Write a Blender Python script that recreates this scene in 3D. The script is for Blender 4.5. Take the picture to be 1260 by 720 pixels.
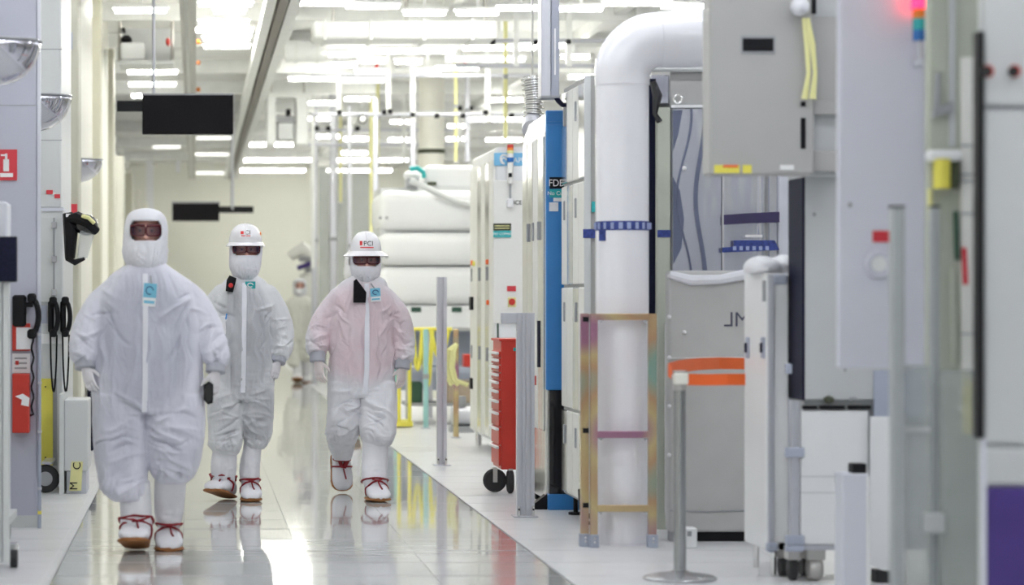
import bpy, bmesh, math, random
from mathutils import Vector, Matrix, noise
from mathutils.bvhtree import BVHTree
random.seed(7)
for o in list(bpy.data.objects): bpy.data.objects.remove(o)
SC = bpy.context.scene
COL = SC.collection

# ------------------------------------------------------------------ camera, world, exposure
F = 3000.0            # focal length in pixels of a 1260 px wide frame
CAMH = 1.34           # eye height
VX, VY = 240.0, 368.0 # vanishing point of the aisle in the photograph
cam = bpy.data.cameras.new('camera')
cam.sensor_width = 36.0
cam.lens = F/1260*36.0
cam.shift_x = (630-VX)/1260
cam.shift_y = (VY-360)/1260
cam.clip_end = 200
cam.dof.use_dof = True
cam.dof.focus_distance = 16.4
cam.dof.aperture_fstop = 1.8
camo = bpy.data.objects.new('camera', cam); COL.objects.link(camo)
camo.location = (0, 0, CAMH); camo.rotation_euler = (math.pi/2, 0, 0)
SC.camera = camo
W = bpy.data.worlds.new('world'); SC.world = W; W.use_nodes = True
W.node_tree.nodes['Background'].inputs[0].default_value = (0.9, 0.93, 1.0, 1)
W.node_tree.nodes['Background'].inputs[1].default_value = 0.5
SC.view_settings.view_transform = 'Standard'
SC.view_settings.look = 'None'
SC.view_settings.gamma = 1.0
SC.view_settings.use_curve_mapping = False
SC.view_settings.exposure = 0.7
LAMP_NEAR = 13.0      # emission of the cool tubes over the near part of the hall
LAMP_FAR = 25.0       # emission of the warmer tubes further back
CEIL = 4.2

def X(px, Y): return (px-VX)*Y/F
def Z(py, Y): return CAMH+(VY-py)*Y/F
def YF(py): return F*CAMH/(py-VY)
def P(px, py, Y): return Vector((X(px, Y), Y, Z(py, Y)))

# ------------------------------------------------------------------ materials
MATS = {}
def mat(name, col, rough=.5, metal=0, var=.05, scale=6, bump=0, bscale=30, coat=0, es=0, alpha=1, spec=.5, stretch=None, bdist=.01, world=False):
    m = bpy.data.materials.new(name); m.use_nodes = True
    nt = m.node_tree; b = nt.nodes['Principled BSDF']
    b.inputs['Roughness'].default_value = rough
    b.inputs['Metallic'].default_value = metal
    b.inputs['Specular IOR Level'].default_value = spec
    b.inputs['Coat Weight'].default_value = coat
    b.inputs['Coat Roughness'].default_value = .05
    b.inputs['Alpha'].default_value = alpha
    tc = nt.nodes.new('ShaderNodeTexCoord')
    src = tc.outputs['Object']
    if world: src = nt.nodes.new('ShaderNodeNewGeometry').outputs['Position']
    if stretch:
        mp = nt.nodes.new('ShaderNodeMapping'); mp.inputs['Scale'].default_value = stretch
        nt.links.new(src, mp.inputs[0]); src = mp.outputs[0]
    n = nt.nodes.new('ShaderNodeTexNoise'); n.inputs['Scale'].default_value = scale; n.inputs['Detail'].default_value = 3
    nt.links.new(src, n.inputs['Vector'])
    r = nt.nodes.new('ShaderNodeValToRGB')
    r.color_ramp.elements[0].position = .3; r.color_ramp.elements[1].position = .7
    r.color_ramp.elements[0].color = tuple(max(0, c*(1-var)) for c in col[:3])+(1,)
    r.color_ramp.elements[1].color = tuple(min(1, c*(1+var)) for c in col[:3])+(1,)
    nt.links.new(n.outputs['Fac'], r.inputs['Fac'])
    nt.links.new(r.outputs['Color'], b.inputs['Base Color'])
    if es:
        b.inputs['Emission Color'].default_value = tuple(col[:3])+(1,)
        b.inputs['Emission Strength'].default_value = es
    if bump:
        n2 = nt.nodes.new('ShaderNodeTexNoise'); n2.inputs['Scale'].default_value = bscale; n2.inputs['Detail'].default_value = 2
        nt.links.new(src, n2.inputs['Vector'])
        bp = nt.nodes.new('ShaderNodeBump'); bp.inputs['Strength'].default_value = bump; bp.inputs['Distance'].default_value = bdist
        nt.links.new(n2.outputs['Fac'], bp.inputs['Height']); nt.links.new(bp.outputs['Normal'], b.inputs['Normal'])
    MATS[name] = m
    return m
mat('aisle_tile', (.62, .63, .62), .06, var=.03, scale=2, spec=.6, coat=.3, bump=1, bscale=1.0, bdist=.0007, world=True, stretch=(.5, 4.5, 1))
mat('side_tile', (.74, .745, .76), .3, var=.03, scale=3, bump=.02, bscale=9)
mat('joint', (.22, .23, .23), .6)
mat('edge_strip', (.80, .80, .82), .3)
mat('wall_cream', (.84, .84, .76), .5, var=.02, scale=1)
mat('panel_lavender', (.52, .535, .63), .45, var=.02, scale=1)
mat('panel_grey', (.66, .68, .68), .42, var=.03, scale=2)
mat('panel_near', (.56, .58, .59), .42, var=.03, scale=2)
mat('panel_lilac', (.70, .71, .80), .4, var=.02, scale=2)
mat('reflection_dark', (.16, .18, .27), .3, metal=.3)  # tone of the dark reflections drawn on the film panel
mat('print_dark', (.10, .10, .15), .5)
mat('panel_cool', (.68, .70, .77), .4, var=.02, scale=2)
mat('panel_white', (.86, .87, .88), .35, var=.02, scale=2)
mat('panel_warm', (.86, .86, .82), .38, var=.02, scale=2)
mat('panel_taupe', (.45, .45, .44), .5, var=.03, scale=2)
mat('pilaster_olive', (.57, .56, .46), .5, var=.02)
mat('pilaster_light', (.85, .84, .76), .5, var=.02)
mat('ceiling', (.88, .88, .86), .6, var=.03)
mat('ceiling_beam', (.82, .83, .81), .4)
mat('duct_white', (.85, .86, .85), .35)
mat('rail_steel', (.55, .54, .52), .35, metal=.6)
mat('dark_rail', (.16, .14, .12), .4, metal=.3)
mat('housing', (.82, .83, .83), .4)
mat('lamp_cool', (.93, .95, 1.0), .5, var=0, es=LAMP_NEAR)
mat('lamp_dim', (1.0, .99, .93), .5, var=0, es=1.1)
mat('lamp_warm', (1.0, .99, .92), .5, var=0, es=LAMP_FAR)
mat('pvc', (.92, .92, .97), .16, var=.01, coat=.4, bump=.03, bscale=4)
mat('pvc_wrap', (.91, .91, .96), .22, var=.02, bump=.12, bscale=7, coat=.2)
mat('stainless', (.74, .74, .74), .16, metal=1, bump=.10, bscale=3.5, stretch=(1, 1, .35), bdist=.03)
mat('stainless_soft', (.42, .43, .44), .24, metal=1, bump=.10, bscale=2.5, bdist=.03)
mat('film', (.62, .63, .70), .12, metal=.75, bump=.25, bscale=2.2, stretch=(2, 1, .5), bdist=.05)
mat('mirror', (.62, .62, .68), .04, metal=1, var=0, bump=.05, bscale=4, bdist=.03)
mat('aluminium', (.60, .61, .66), .32, metal=.55, var=.04, stretch=(20, 20, .5))
mat('aluminium_blue', (.40, .42, .50), .35, metal=.4)
mat('black', (.006, .006, .008), .5, spec=.25)
mat('black_gloss', (.012, .012, .016), .15, coat=.5)
mat('navy', (.006, .007, .028), .5, spec=.2, var=.3, scale=60)
mat('charcoal', (.008, .007, .009), .6, var=.4, scale=80, spec=.15)
mat('rubber', (.02, .02, .022), .55)
mat('red', (.62, .045, .03), .35)
mat('red_sign', (.70, .05, .07), .45)
mat('white', (.90, .90, .90), .4, var=.01)
mat('paper', (.88, .88, .90), .7)
mat('yellow', (.86, .78, .12), .45)
mat('yellow_pale', (.82, .80, .38), .5)
mat('orange', (.95, .16, .03), .55, bump=.1, bscale=200)
mat('blue', (.05, .25, .62), .3, var=.03)
mat('blue_light', (.20, .52, .80), .4)
mat('teal', (.03, .45, .46), .45)
mat('teal_pale', (.35, .62, .60), .45)
mat('purple', (.06, .032, .21), .45, var=.08)
mat('olive_black', (.05, .06, .03), .5)
mat('green_dark', (.03, .09, .06), .5)
mat('tape_blue', (.035, .06, .27), .45, var=.35, scale=50)
mat('tape_white', (.40, .47, .72), .5)
mat('tape_dark', (.045, .035, .11), .4)
mat('fabric_wrap', (.56, .56, .55), .7, var=.03, bump=.2, bscale=5)
mat('plastic_bag', (.84, .85, .90), .3, bump=.5, bscale=9)
mat('acrylic', (.52, .56, .56), .25, alpha=.45)
mat('acrylic_clear', (.75, .78, .80), .08, alpha=.25)
mat('machine_green', (.50, .53, .45), .45, var=.04)
mat('grey_mid', (.36, .37, .39), .5)
mat('grey_blue', (.42, .46, .56), .5)
mat('brown_box', (.42, .34, .26), .7)
mat('dark_reel', (.10, .10, .12), .5)
mat('red_lamp', (1.0, .012, .05), .3, var=0, es=4)
mat('orange_lens', (.85, .25, .03), .3)
mat('blue_lens', (.02, .16, .50), .3)
mat('green_lens', (.02, .3, .1), .3)
mat('glove', (.80, .78, .81), .55, bump=.15, bscale=60)
mat('glove_pink', (.80, .72, .71), .55, bump=.15, bscale=60)
mat('cuff', (.50, .51, .57), .8, bump=.3, bscale=120, stretch=(6, 6, 1))
mat('boot', (.80, .80, .84), .6, bump=.25, bscale=18)
mat('shoe', (.86, .85, .88), .5)
mat('sole', (.33, .13, .035), .6)
mat('strap', (.27, .008, .016), .6)
mat('skin', (.85, .48, .40), .5)
mat('hood', (.80, .80, .85), .7, bump=.25, bscale=22)
mat('lens', (.07, .03, .09), .15, alpha=.24, spec=.4)
mat('frame_dark', (.10, .015, .02), .25)
mat('helmet', (.88, .87, .89), .25, coat=.3)
mat('eye_white', (.5, .44, .42), .3)
mat('placket', (.84, .84, .90), .65)

def zinc_mat():
    m = mat('zinc', (.7, .6, .4), .38, metal=.55)
    nt = m.node_tree; r = [n for n in nt.nodes if n.type == 'VALTORGB'][0]
    n = [n for n in nt.nodes if n.type == 'TEX_NOISE'][0]; n.inputs['Scale'].default_value = 2.4; n.inputs['Detail'].default_value = 0
    cr = r.color_ramp
    cr.elements[0].position = .32; cr.elements[0].color = (.40, .20, .30, 1)
    cr.elements[1].position = .68; cr.elements[1].color = (.27, .45, .38, 1)
    e = cr.elements.new(.45); e.color = (.60, .50, .26, 1)
    e = cr.elements.new(.56); e.color = (.52, .34, .20, 1)
zinc_mat()

def suit_mat(name, base, under):
    m = bpy.data.materials.new(name); m.use_nodes = True
    nt = m.node_tree; b = nt.nodes['Principled BSDF']; b.inputs['Roughness'].default_value = .62
    b.inputs['Sheen Weight'].default_value = .15
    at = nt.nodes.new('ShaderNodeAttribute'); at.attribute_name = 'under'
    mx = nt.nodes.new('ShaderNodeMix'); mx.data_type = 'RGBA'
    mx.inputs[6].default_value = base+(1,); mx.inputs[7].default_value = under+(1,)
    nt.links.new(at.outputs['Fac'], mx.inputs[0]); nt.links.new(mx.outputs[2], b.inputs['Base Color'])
    tc = nt.nodes.new('ShaderNodeTexCoord'); mp = nt.nodes.new('ShaderNodeMapping'); mp.inputs['Scale'].default_value = (1, 1, .45)
    mp.inputs['Rotation'].default_value = (0, .5, 0)
    n = nt.nodes.new('ShaderNodeTexNoise'); n.inputs['Scale'].default_value = 11; n.inputs['Detail'].default_value = 3; n.inputs['Distortion'].default_value = .8
    nt.links.new(tc.outputs['Object'], mp.inputs[0]); nt.links.new(mp.outputs[0], n.inputs['Vector'])
    bp = nt.nodes.new('ShaderNodeBump'); bp.inputs['Strength'].default_value = .55; bp.inputs['Distance'].default_value = .03
    nt.links.new(n.outputs['Fac'], bp.inputs['Height']); nt.links.new(bp.outputs['Normal'], b.inputs['Normal'])
    MATS[name] = m
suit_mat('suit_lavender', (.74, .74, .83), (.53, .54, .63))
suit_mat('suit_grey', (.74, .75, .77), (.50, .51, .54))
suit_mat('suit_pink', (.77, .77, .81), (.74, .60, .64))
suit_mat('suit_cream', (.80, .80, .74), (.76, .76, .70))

# ------------------------------------------------------------------ helpers
ORG = {}
class MB:
    def __init__(s): s.bm = bmesh.new()
    def box(s, x0, x1, y0, y1, z0, z1, bev=0, seg=1):
        if x1 < x0: x0, x1 = x1, x0
        if y1 < y0: y0, y1 = y1, y0
        if z1 < z0: z0, z1 = z1, z0
        v = [s.bm.verts.new((x, y, z)) for x in (x0, x1) for y in (y0, y1) for z in (z0, z1)]
        fs = [s.bm.faces.new([v[i] for i in f]) for f in ((0, 1, 3, 2), (4, 6, 7, 5), (0, 4, 5, 1), (2, 3, 7, 6), (0, 2, 6, 4), (1, 5, 7, 3))]
        if bev:
            bev = min(bev, .45*min(x1-x0, y1-y0, z1-z0))
            ed = {e for f in fs for e in f.edges}
            bmesh.ops.bevel(s.bm, geom=list(ed), offset=bev, segments=seg, profile=.5, affect='EDGES')
        return s
    def pb(s, x0, x1, t, b, Y, d, bev=0, seg=1):
        "box by its front face: picture x range, top and bottom at depth Y, depth d behind it"
        return s.box(X(x0, Y), X(x1, Y), Y, Y+d, Z(b, Y), Z(t, Y), bev, seg)
    def rings(s, rings, closed=False, caps=True):
        R = [[s.bm.verts.new(p) for p in r] for r in rings]
        n = len(R[0]); m = len(R)
        for i in range(m if closed else m-1):
            a, b = R[i], R[(i+1) % m]
            for j in range(n):
                s.bm.faces.new((a[j], a[(j+1) % n], b[(j+1) % n], b[j]))
        if caps and not closed:
            s.bm.faces.new(list(reversed(R[0]))); s.bm.faces.new(R[-1])
        return s
    def tube(s, pts, r, n=8, closed=False):
        pts = [Vector(p) for p in pts]; m = len(pts)
        rr = r if isinstance(r, (list, tuple)) else [r]*m
        out = []; up = None
        for i, p in enumerate(pts):
            a = pts[(i-1) % m] if (closed or i) else p
            b = pts[(i+1) % m] if (closed or i < m-1) else p
            t = (b-a)
            t = t.normalized() if t.length > 1e-9 else Vector((0, 0, 1))
            if up is None:
                up = Vector((0, 0, 1)) if abs(t.z) < .9 else Vector((0, 1, 0))
            u = (up-t*up.dot(t))
            if u.length < 1e-6: u = t.orthogonal()
            u.normalize(); up = u; w = t.cross(u)
            q = rr[i]; qa, qb = q if isinstance(q, (tuple, list)) else (q, q)
            out.append([p+u*(qa*math.cos(k*2*math.pi/n))+w*(qb*math.sin(k*2*math.pi/n)) for k in range(n)])
        return s.rings(out, closed)
    def cyl(s, p0, p1, r, r1=None, n=16): return s.tube([p0, p1], [r, r if r1 is None else r1], n)
    def lathe(s, c, prof, n=24, axis='z', sx=1, sy=1):
        out = []
        for r, h in prof:
            ring = []
            for k in range(n):
                a = k*2*math.pi/n; u, v = max(r, 1e-4)*math.cos(a), max(r, 1e-4)*math.sin(a)
                if axis == 'z': q = (u*sx, v*sy, h)
                elif axis == 'y': q = (u, h, v)
                else: q = (h, u, v)
                ring.append(Vector(c)+Vector(q))
            out.append(ring)
        return s.rings(out)
    def ball(s, c, r, n=16):
        rx, ry, rz = r if isinstance(r, (tuple, list)) else (r, r, r)
        m = n//2
        pr = [(math.sin(math.pi*i/m), -math.cos(math.pi*i/m)) for i in range(m+1)]
        out = [[Vector(c)+Vector((max(a, .01)*rx*math.cos(k*2*math.pi/n), max(a, .01)*ry*math.sin(k*2*math.pi/n), b*rz)) for k in range(n)] for a, b in pr]
        return s.rings(out)
    def prism(s, pts, y0, y1):
        "outline in x,z extruded in y"
        return s.rings([[Vector((a, y0, b)) for a, b in pts], [Vector((a, y1, b)) for a, b in pts]])
def piece(name, mb, material, parent=None, smooth=False, bev=None, org=None):
    bm = mb.bm if isinstance(mb, MB) else mb
    bmesh.ops.recalc_face_normals(bm, faces=bm.faces)
    if parent is not None: o0 = ORG[parent.name]
    else:
        if org is None:
            xs = [v.co for v in bm.verts]
            org = Vector((sum(v.x for v in xs)/len(xs), sum(v.y for v in xs)/len(xs), min(v.z for v in xs)))
        o0 = Vector(org)
    bmesh.ops.translate(bm, vec=-o0, verts=bm.verts)
    me = bpy.data.meshes.new(name); bm.to_mesh(me); bm.free()
    if smooth:
        for p in me.polygons: p.use_smooth = True
        me.set_sharp_from_angle(angle=math.radians(40))
    ms = material if isinstance(material, (list, tuple)) else [material]
    for m in ms: me.materials.append(MATS[m])
    o = bpy.data.objects.new(name, me); COL.objects.link(o)
    if parent is None: o.location = o0
    else: o.parent = parent
    ORG[o.name] = o0
    return o
def tag(o, label=None, cat=None, group=None, kind=None):
    if label: o['label'] = label
    if cat: o['category'] = cat
    if group: o['group'] = group
    if kind: o['kind'] = kind
    return o
def thing(name, label, cat, loc, group=None):
    o = bpy.data.objects.new(name, None); COL.objects.link(o); o.location = loc; o.empty_display_size = .05
    ORG[o.name] = Vector(loc)
    return tag(o, label, cat, group)
def struct(name, mb, m): return tag(piece(name, mb, m), kind='structure')
def dup(o, offset=None, parent=None, label=None):
    c = o.copy(); COL.objects.link(c)
    ORG[c.name] = ORG[o.name]+Vector(offset or (0, 0, 0))
    if parent is not None: c.parent = parent
    elif offset: c.location = o.location+Vector(offset)
    if label: c['label'] = label
    for ch in [q for q in COL.objects if q.parent is o]: dup(ch, offset, c)
    return c
def text(s, size, loc, m, parent, name='lettering', wide=1.0, mirror=False, depth=.001, wrap=None, rot=0):
    cu = bpy.data.curves.new('t', 'FONT'); cu.body = s; cu.size = size; cu.align_x = 'CENTER'; cu.align_y = 'CENTER'; cu.extrude = depth
    to = bpy.data.objects.new('t', cu); COL.objects.link(to)
    bpy.context.view_layer.update()
    me = bpy.data.meshes.new_from_object(to.evaluated_get(bpy.context.evaluated_depsgraph_get()))
    bpy.data.objects.remove(to)
    bm = bmesh.new(); bm.from_mesh(me); bpy.data.meshes.remove(me)
    for v in bm.verts:
        x, y, z = v.co
        if mirror: x = -x
        x, y = x*math.cos(rot)-y*math.sin(rot), x*math.sin(rot)+y*math.cos(rot)
        q = Vector((x*wide, -z, y))
        v.co = wrap(q) if wrap else Vector(loc)+q
    return piece(name, bm, m, parent)
# ------------------------------------------------------------------ the setting
YB, YE = -2.0, 56.0
struct('floor', MB().box(-8, 17, YB, YE, -.12, -.012), 'joint')
FLOOR = bpy.data.objects['floor']
AX0, AX1 = -.68, 1.77
TW = (AX1-AX0)/4; TD = .6; G = .0006; GY = .006
def tile_mesh(w, d, name, m):
    b = MB().box(-w/2+G, w/2-G, -d/2+GY, d/2-GY, -.011, 0, .0008)
    bmesh.ops.recalc_face_normals(b.bm, faces=b.bm.faces)
    me = bpy.data.meshes.new(name); b.bm.to_mesh(me); b.bm.free(); me.materials.append(MATS[m]); return me
cols = [(AX0+TW*(i+.5), TW, 'aisle_tile', tile_mesh(TW, TD, 'aisle_tile', 'aisle_tile')) for i in range(4)]
LW = AX0-.012+1.25
cols.append((AX0-.012-LW/2, LW, 'side_tile', tile_mesh(LW, TD, 'side_tile', 'side_tile')))
for i in range(5): cols.append((AX1+.012+.61*(i+.5), .61, 'side_tile', tile_mesh(.61, TD, 'side_tile', 'side_tile')))
far = {'aisle_tile': MB(), 'side_tile': MB()}
r = 0; y = -1.7
rt = random.Random(3)
while y < 55.5:
    for ci, (x, w, m, me) in enumerate(cols):
        ax = rt.gauss(0, .0017)*(1 if m == 'aisle_tile' else .3); ay = rt.gauss(0, .0005)
        if 11.0 <= y <= 16.6:
            o = bpy.data.objects.new('floor_tile', me); COL.objects.link(o)
            o.parent = FLOOR; o.location = Vector((x, y, 0))-FLOOR.location; o.rotation_euler = (ax, ay, 0)
        else:
            b = far[m]; n0 = len(b.bm.verts)
            b.box(x-w/2+G, x+w/2-G, y-TD/2+GY, y+TD/2-GY, -.011, 0)
            b.bm.verts.ensure_lookup_table()
            for v in b.bm.verts[n0:]:
                v.co.z += (v.co.y-y)*ax*1.2+(x-v.co.x)*ay
    y += TD
for k, b in far.items():
    tag(piece('floor_tile_field', b, k, FLOOR), kind='stuff')
o = piece('floor_slab', MB().box(AX1+.012+3.06, 16.9, YB+.05, YE-.05, -.011, 0), 'side_tile', FLOOR)
piece('floor_slab', MB().box(-7.9, -1.26, 24.0, YE-.05, -.011, 0), 'side_tile', FLOOR)
struct('trim_1', MB().box(AX0-.010, AX0-.003, 6, 55, -.010, .0015).box(AX0-.05, AX0-.044, 6, 55, -.010, .0012), 'edge_strip')
struct('ceiling', MB().box(-8, 17, YB, YE, CEIL+.25, CEIL+.35), 'ceiling')
CE = bpy.data.objects['ceiling']
struct('wall_left', MB().box(-1.40, -1.25, YB, 30.0, 0, CEIL+.25), 'pilaster_light')
struct('wall_left_low', MB().box(-1.25, -1.08, 30.0, YE, 0, 3.3), 'wall_cream')
struct('wall_left_outer', MB().box(-8, -7.9, 24, YE, 0, CEIL+.25), 'wall_cream')
struct('wall_back', MB().box(-8, 17, YE, YE+.1, 0, CEIL+.25), 'wall_cream')
struct('wall_right', MB().box(16.9, 17, YB, YE, 0, CEIL+.25), 'wall_cream')
struct('wall_rear', MB().box(-1.4, 17, YB-.1, YB, 0, CEIL+.25), 'wall_cream')
# pilasters on the left wall, each a trim of its own
tn = 2
for (y0, y1, xf, m) in ((19.9, 20.35, -.95, 'pilaster_olive'), (20.35, 23.0, -.97, 'pilaster_light'), (24.6, 25.0, -.95, 'pilaster_olive'),
                        (25.0, 27.2, -.97, 'pilaster_light'), (28.6, 29.0, -.96, 'pilaster_olive'), (29.0, 29.9, -.98, 'pilaster_light'),
                        (33, 33.5, -.97, 'pilaster_light'), (37.5, 38, -.97, 'pilaster_olive'), (43, 43.6, -.96, 'pilaster_light'), (49, 49.6, -.96, 'pilaster_light')):
    top = CEIL+.24 if y1 < 30 else 3.28
    struct('trim_%d' % tn, MB().box(-1.249 if y1 < 30 else -1.079, xf, y0, y1, .001, top, .01), m); tn += 1
# ceiling grid beams
for i, yb in enumerate([22.6, 25.6, 28.4, 31.6, 34.8, 38.5, 42.5, 47, 51.5]):
    piece('cross_beam', MB().box(-7.9, 16.8, yb, yb+.12, CEIL+.07, CEIL+.25), 'ceiling_beam', CE)
for i, xb in enumerate([-3.2, -1.6, .98, 2.6, 4.4, 6.2, 8.2, 10.4, 13]):
    piece('long_beam', MB().box(xb, xb+.10, 20, YE-.05, CEIL+.12, CEIL+.25), 'ceiling_beam', CE)

# ------------------------------------------------------------------ ceiling lights
ZL = CEIL-.04
LAB = 'white fluorescent strip light hanging in rows across the ceiling'
def lamp_pair(name, m, L):
    h = MB().box(-L/2-.03, L/2+.03, -.085, .085, .016, .05, .01)
    t = MB().tube([(-L/2, 0, 0), (L/2, 0, 0)], [(.022, .072)]*2, 10)
    return h, t
def make_lamp(L, m, loc):
    t = thing('strip_light', LAB, 'ceiling light', (0, 0, 0), 'fluorescent strip lights')
    h, tb = lamp_pair('l', m, L)
    piece('housing', h, 'housing', t); piece('tube', tb, m, t, smooth=True); piece('drop_stem', MB().box(-.015, .015, -.015, .015, .055, CEIL+.252-ZL), 'housing', t)
    t.location = loc; ORG[t.name] = Vector(loc)
    return t
LC = {}
PUT = []
def put_lamp(x, y, z, L, m, where):
    for (x2, y2, L2) in PUT:
        if abs(y-y2) < .24 and abs(x-x2) < (L+L2)/2+.08:
            y = y2+.25 if y >= y2 else y2-.25
    PUT.append((x, y, L))
    k = (round(L, 1), m)
    if k not in LC: o = LC[k] = make_lamp(k[0], m, (x, y, z))
    else:
        p = LC[k]; o = dup(p, Vector((x, y, z))-p.location)
    o['label'] = 'white fluorescent strip light '+where; o['group'] = 'strip lights '+where
seen = [(140, 206, 13), (160, 215, 89), (160, 215, 104), (165, 205, 118), (245, 310, 5), (262, 303, 14), (243, 308, 27), (243, 308, 37), (250, 308, 47), (250, 308, 57),
        (242, 284, 170), (237, 281, 190), (240, 281, 213), (188, 222, 181), (362, 426, 4), (430, 490, 5), (500, 545, 16), (562, 613, 16), (615, 665, 10), (690, 740, 11),
        (745, 820, 4), (820, 880, 6), (406, 447, 67), (405, 440, 80), (462, 558, 63), (445, 472, 75), (485, 520, 76), (440, 475, 88), (512, 540, 88), (568, 660, 59),
        (550, 645, 73), (536, 590, 84), (355, 415, 97), (425, 470, 99), (380, 415, 127), (425, 460, 122), (600, 640, 123), (575, 600, 147), (608, 644, 147), (480, 506, 150), (555, 572, 155),
        (390, 420, 168), (424, 452, 171), (380, 410, 146), (640, 690, 58), (690, 725, 70), (420, 450, 188), (480, 506, 172), (552, 570, 171), (600, 640, 172), (330, 360, 150), (700, 760, 95)]
for (a, b, py) in seen:
    Y = F*(ZL-CAMH)/(VY-py)
    put_lamp((X(a, Y)+X(b, Y))/2, Y, ZL, max(.3, round((b-a)*Y/F, 1)), 'lamp_dim' if Y > 41 and b < 320 else 'lamp_warm', 'high in the left bay above the low wall' if b < 230 else 'between the two overhead rails' if b < 320 else 'in the ceiling rows right of the diagonal rail')
# the same rows go on over the near half of the hall
for yy in (1, 4, 7, 10, 13, 16, 19):
    for xx in (-.45, 1.1, 2.9, 4.8, 6.8):
        put_lamp(xx, yy, ZL, 1.4, 'lamp_cool', 'on the ceiling over the near half of the aisle')
for yy in (33, 40, 48):
    for xx in (6.5, 9, 12): put_lamp(xx, yy, ZL, 1.4, 'lamp_warm', 'on the ceiling behind the tall machines at right')

for yy in (44.5, 49.5, 53.5):  # extra lamps added to brighten the far wall
    for xx in (-2.6, 1.7, 3.6): put_lamp(xx, yy, ZL, 1.4, 'lamp_warm', 'added close to the far cream wall to brighten it')

# ------------------------------------------------------------------ overhead things
def track(name, label, x0, ya, yb, z0, w, parts):
    t = thing(name, label, 'overhead rail', (x0, ya, z0))
    for (nm, a, b, c, d, m) in parts: piece(nm, MB().box(x0+a, x0+b, ya, yb, z0+c, z0+d), m, t)
    for yy in range(int(ya)+2, int(yb), 5): piece('hanger', MB().box(x0+w/2-.02, x0+w/2+.02, yy, yy+.04, z0+.1, CEIL+.25), 'rail_steel', t)
    return t
track('overhead_track', 'dark overhead conveyor rail running diagonally to the far cream wall', .70, 18, 54, 3.98, .2,
      (('dark_channel', .05, .13, 0, .1, 'dark_rail'), ('side_rail', -.06, .03, .02, .14, 'duct_white'), ('side_rail', .15, .25, .02, .14, 'duct_white')))
track('overhead_track', 'grey overhead rail above the black hanging sign, left of the diagonal rail', -.16, 18, 54, 3.98, .2,
      (('dark_channel', .02, .06, 0, .1, 'rail_steel'), ('side_rail', .1, .17, .0, .12, 'rail_steel'), ('centre_rail', .06, .1, .03, .12, 'duct_white')))
TR = bpy.data.objects['overhead_track.001']
for py in (51, 77, 110): piece('yellow_marker', MB().pb(241.5, 246.5, py-2.5, py+2.5, F*(4.06-CAMH)/(VY-py), .05, .01), 'orange_lens', TR)
# hanging black signs
def hang_sign(label, x0, x1, t, b, Y, bx0, bx1, bt, bb, polex):
    s = thing('hanging_sign', label, 'sign', P((x0+x1)/2, b, Y), )
    piece('panel', MB().pb(x0, x1, t, b, Y, .08, .006), 'charcoal', s)
    piece('bracket', MB().pb(bx0, bx1, bt, bb, Y+.02, .04), 'black', s)
    piece('drop_pole', MB().cyl(P(polex, (bt+bb)/2, Y+.04), Vector((X(polex, Y), Y+.04, CEIL+.25)), .012*Y/17, n=10), 'aluminium', s)
    piece('panel_edge', MB().pb(x0-.6, x1+.6, t-1, t+1, Y-.003, .09), 'grey_mid', s)
hang_sign('large black hanging sign panel above the leftmost worker', 175, 287, 116, 165, 21.0, 144, 176, 124, 137, 189)
hang_sign('smaller black hanging sign further back near the cream wall', 212, 270, 249, 272, 36.0, 269, 312, 254, 262, 286)
# white hoist frame hanging under the rail
Y = 33.0
h = thing('hoist_frame', 'white square hoist frame hanging from the ceiling beside the diagonal rail', 'hoist', P(345, 180, Y))
for (a, b, t_, bt) in ((328, 340, 118, 178), (364, 380, 118, 178)): piece('upright', MB().pb(a, b, t_, bt, Y, .5, .02), 'duct_white', h)
piece('crossbar', MB().pb(328, 380, 114, 120, Y-.01, .5), 'ceiling_beam', h)
piece('shelf', MB().pb(339, 366, 143, 150, Y+.05, .4), 'grey_mid', h)
piece('carrier', MB().pb(341, 362, 150, 172, Y+.05, .4, .02), 'panel_grey', h)
piece('motor', MB().pb(352, 358, 134, 142, Y-.05, .2, .01), 'black', h)
for a in (334, 374): piece('drop_rod', MB().cyl(P(a, 115, Y+.2), Vector((X(a, Y), Y+.2, CEIL+.25)), .02, n=8), 'rail_steel', h)
# rectangular and round ducts across the ceiling
d = thing('air_duct', 'long white rectangular air duct across the upper middle ceiling', 'duct', P(500, 48, 24.6))
piece('duct_body', MB().pb(386, 612, 25, 47, 24.6, .6, .02), 'duct_white', d)
for k in (398, 455, 520, 580): piece('flange', MB().pb(k, k+4, 23, 49, 24.58, .64), 'ceiling_beam', d)
for k in (410, 500, 597): piece('drop_rod', MB().cyl(P(k, 26, 24.9), Vector((X(k, 24.9), 24.9, CEIL+.25)), .02, n=8), 'rail_steel', d)
d = thing('air_duct', 'grey round duct lying behind the diagonal rail under the ceiling', 'duct', P(400, 74, 28))
piece('duct_body', MB().cyl(P(352, 62, 28.2), P(400, 62, 28.2), .13, n=20), 'duct_white', d, smooth=True)
for k in (362, 388): piece('flange', MB().cyl(P(k, 62, 28.2), P(k+4, 62, 28.2), .145, n=20), 'ceiling_beam', d)
for k in (357, 395): piece('drop_rod', MB().cyl(P(k, 55, 28.2), Vector((X(k, 28.2), 28.2, CEIL+.25)), .02, n=8), 'rail_steel', d)
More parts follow.
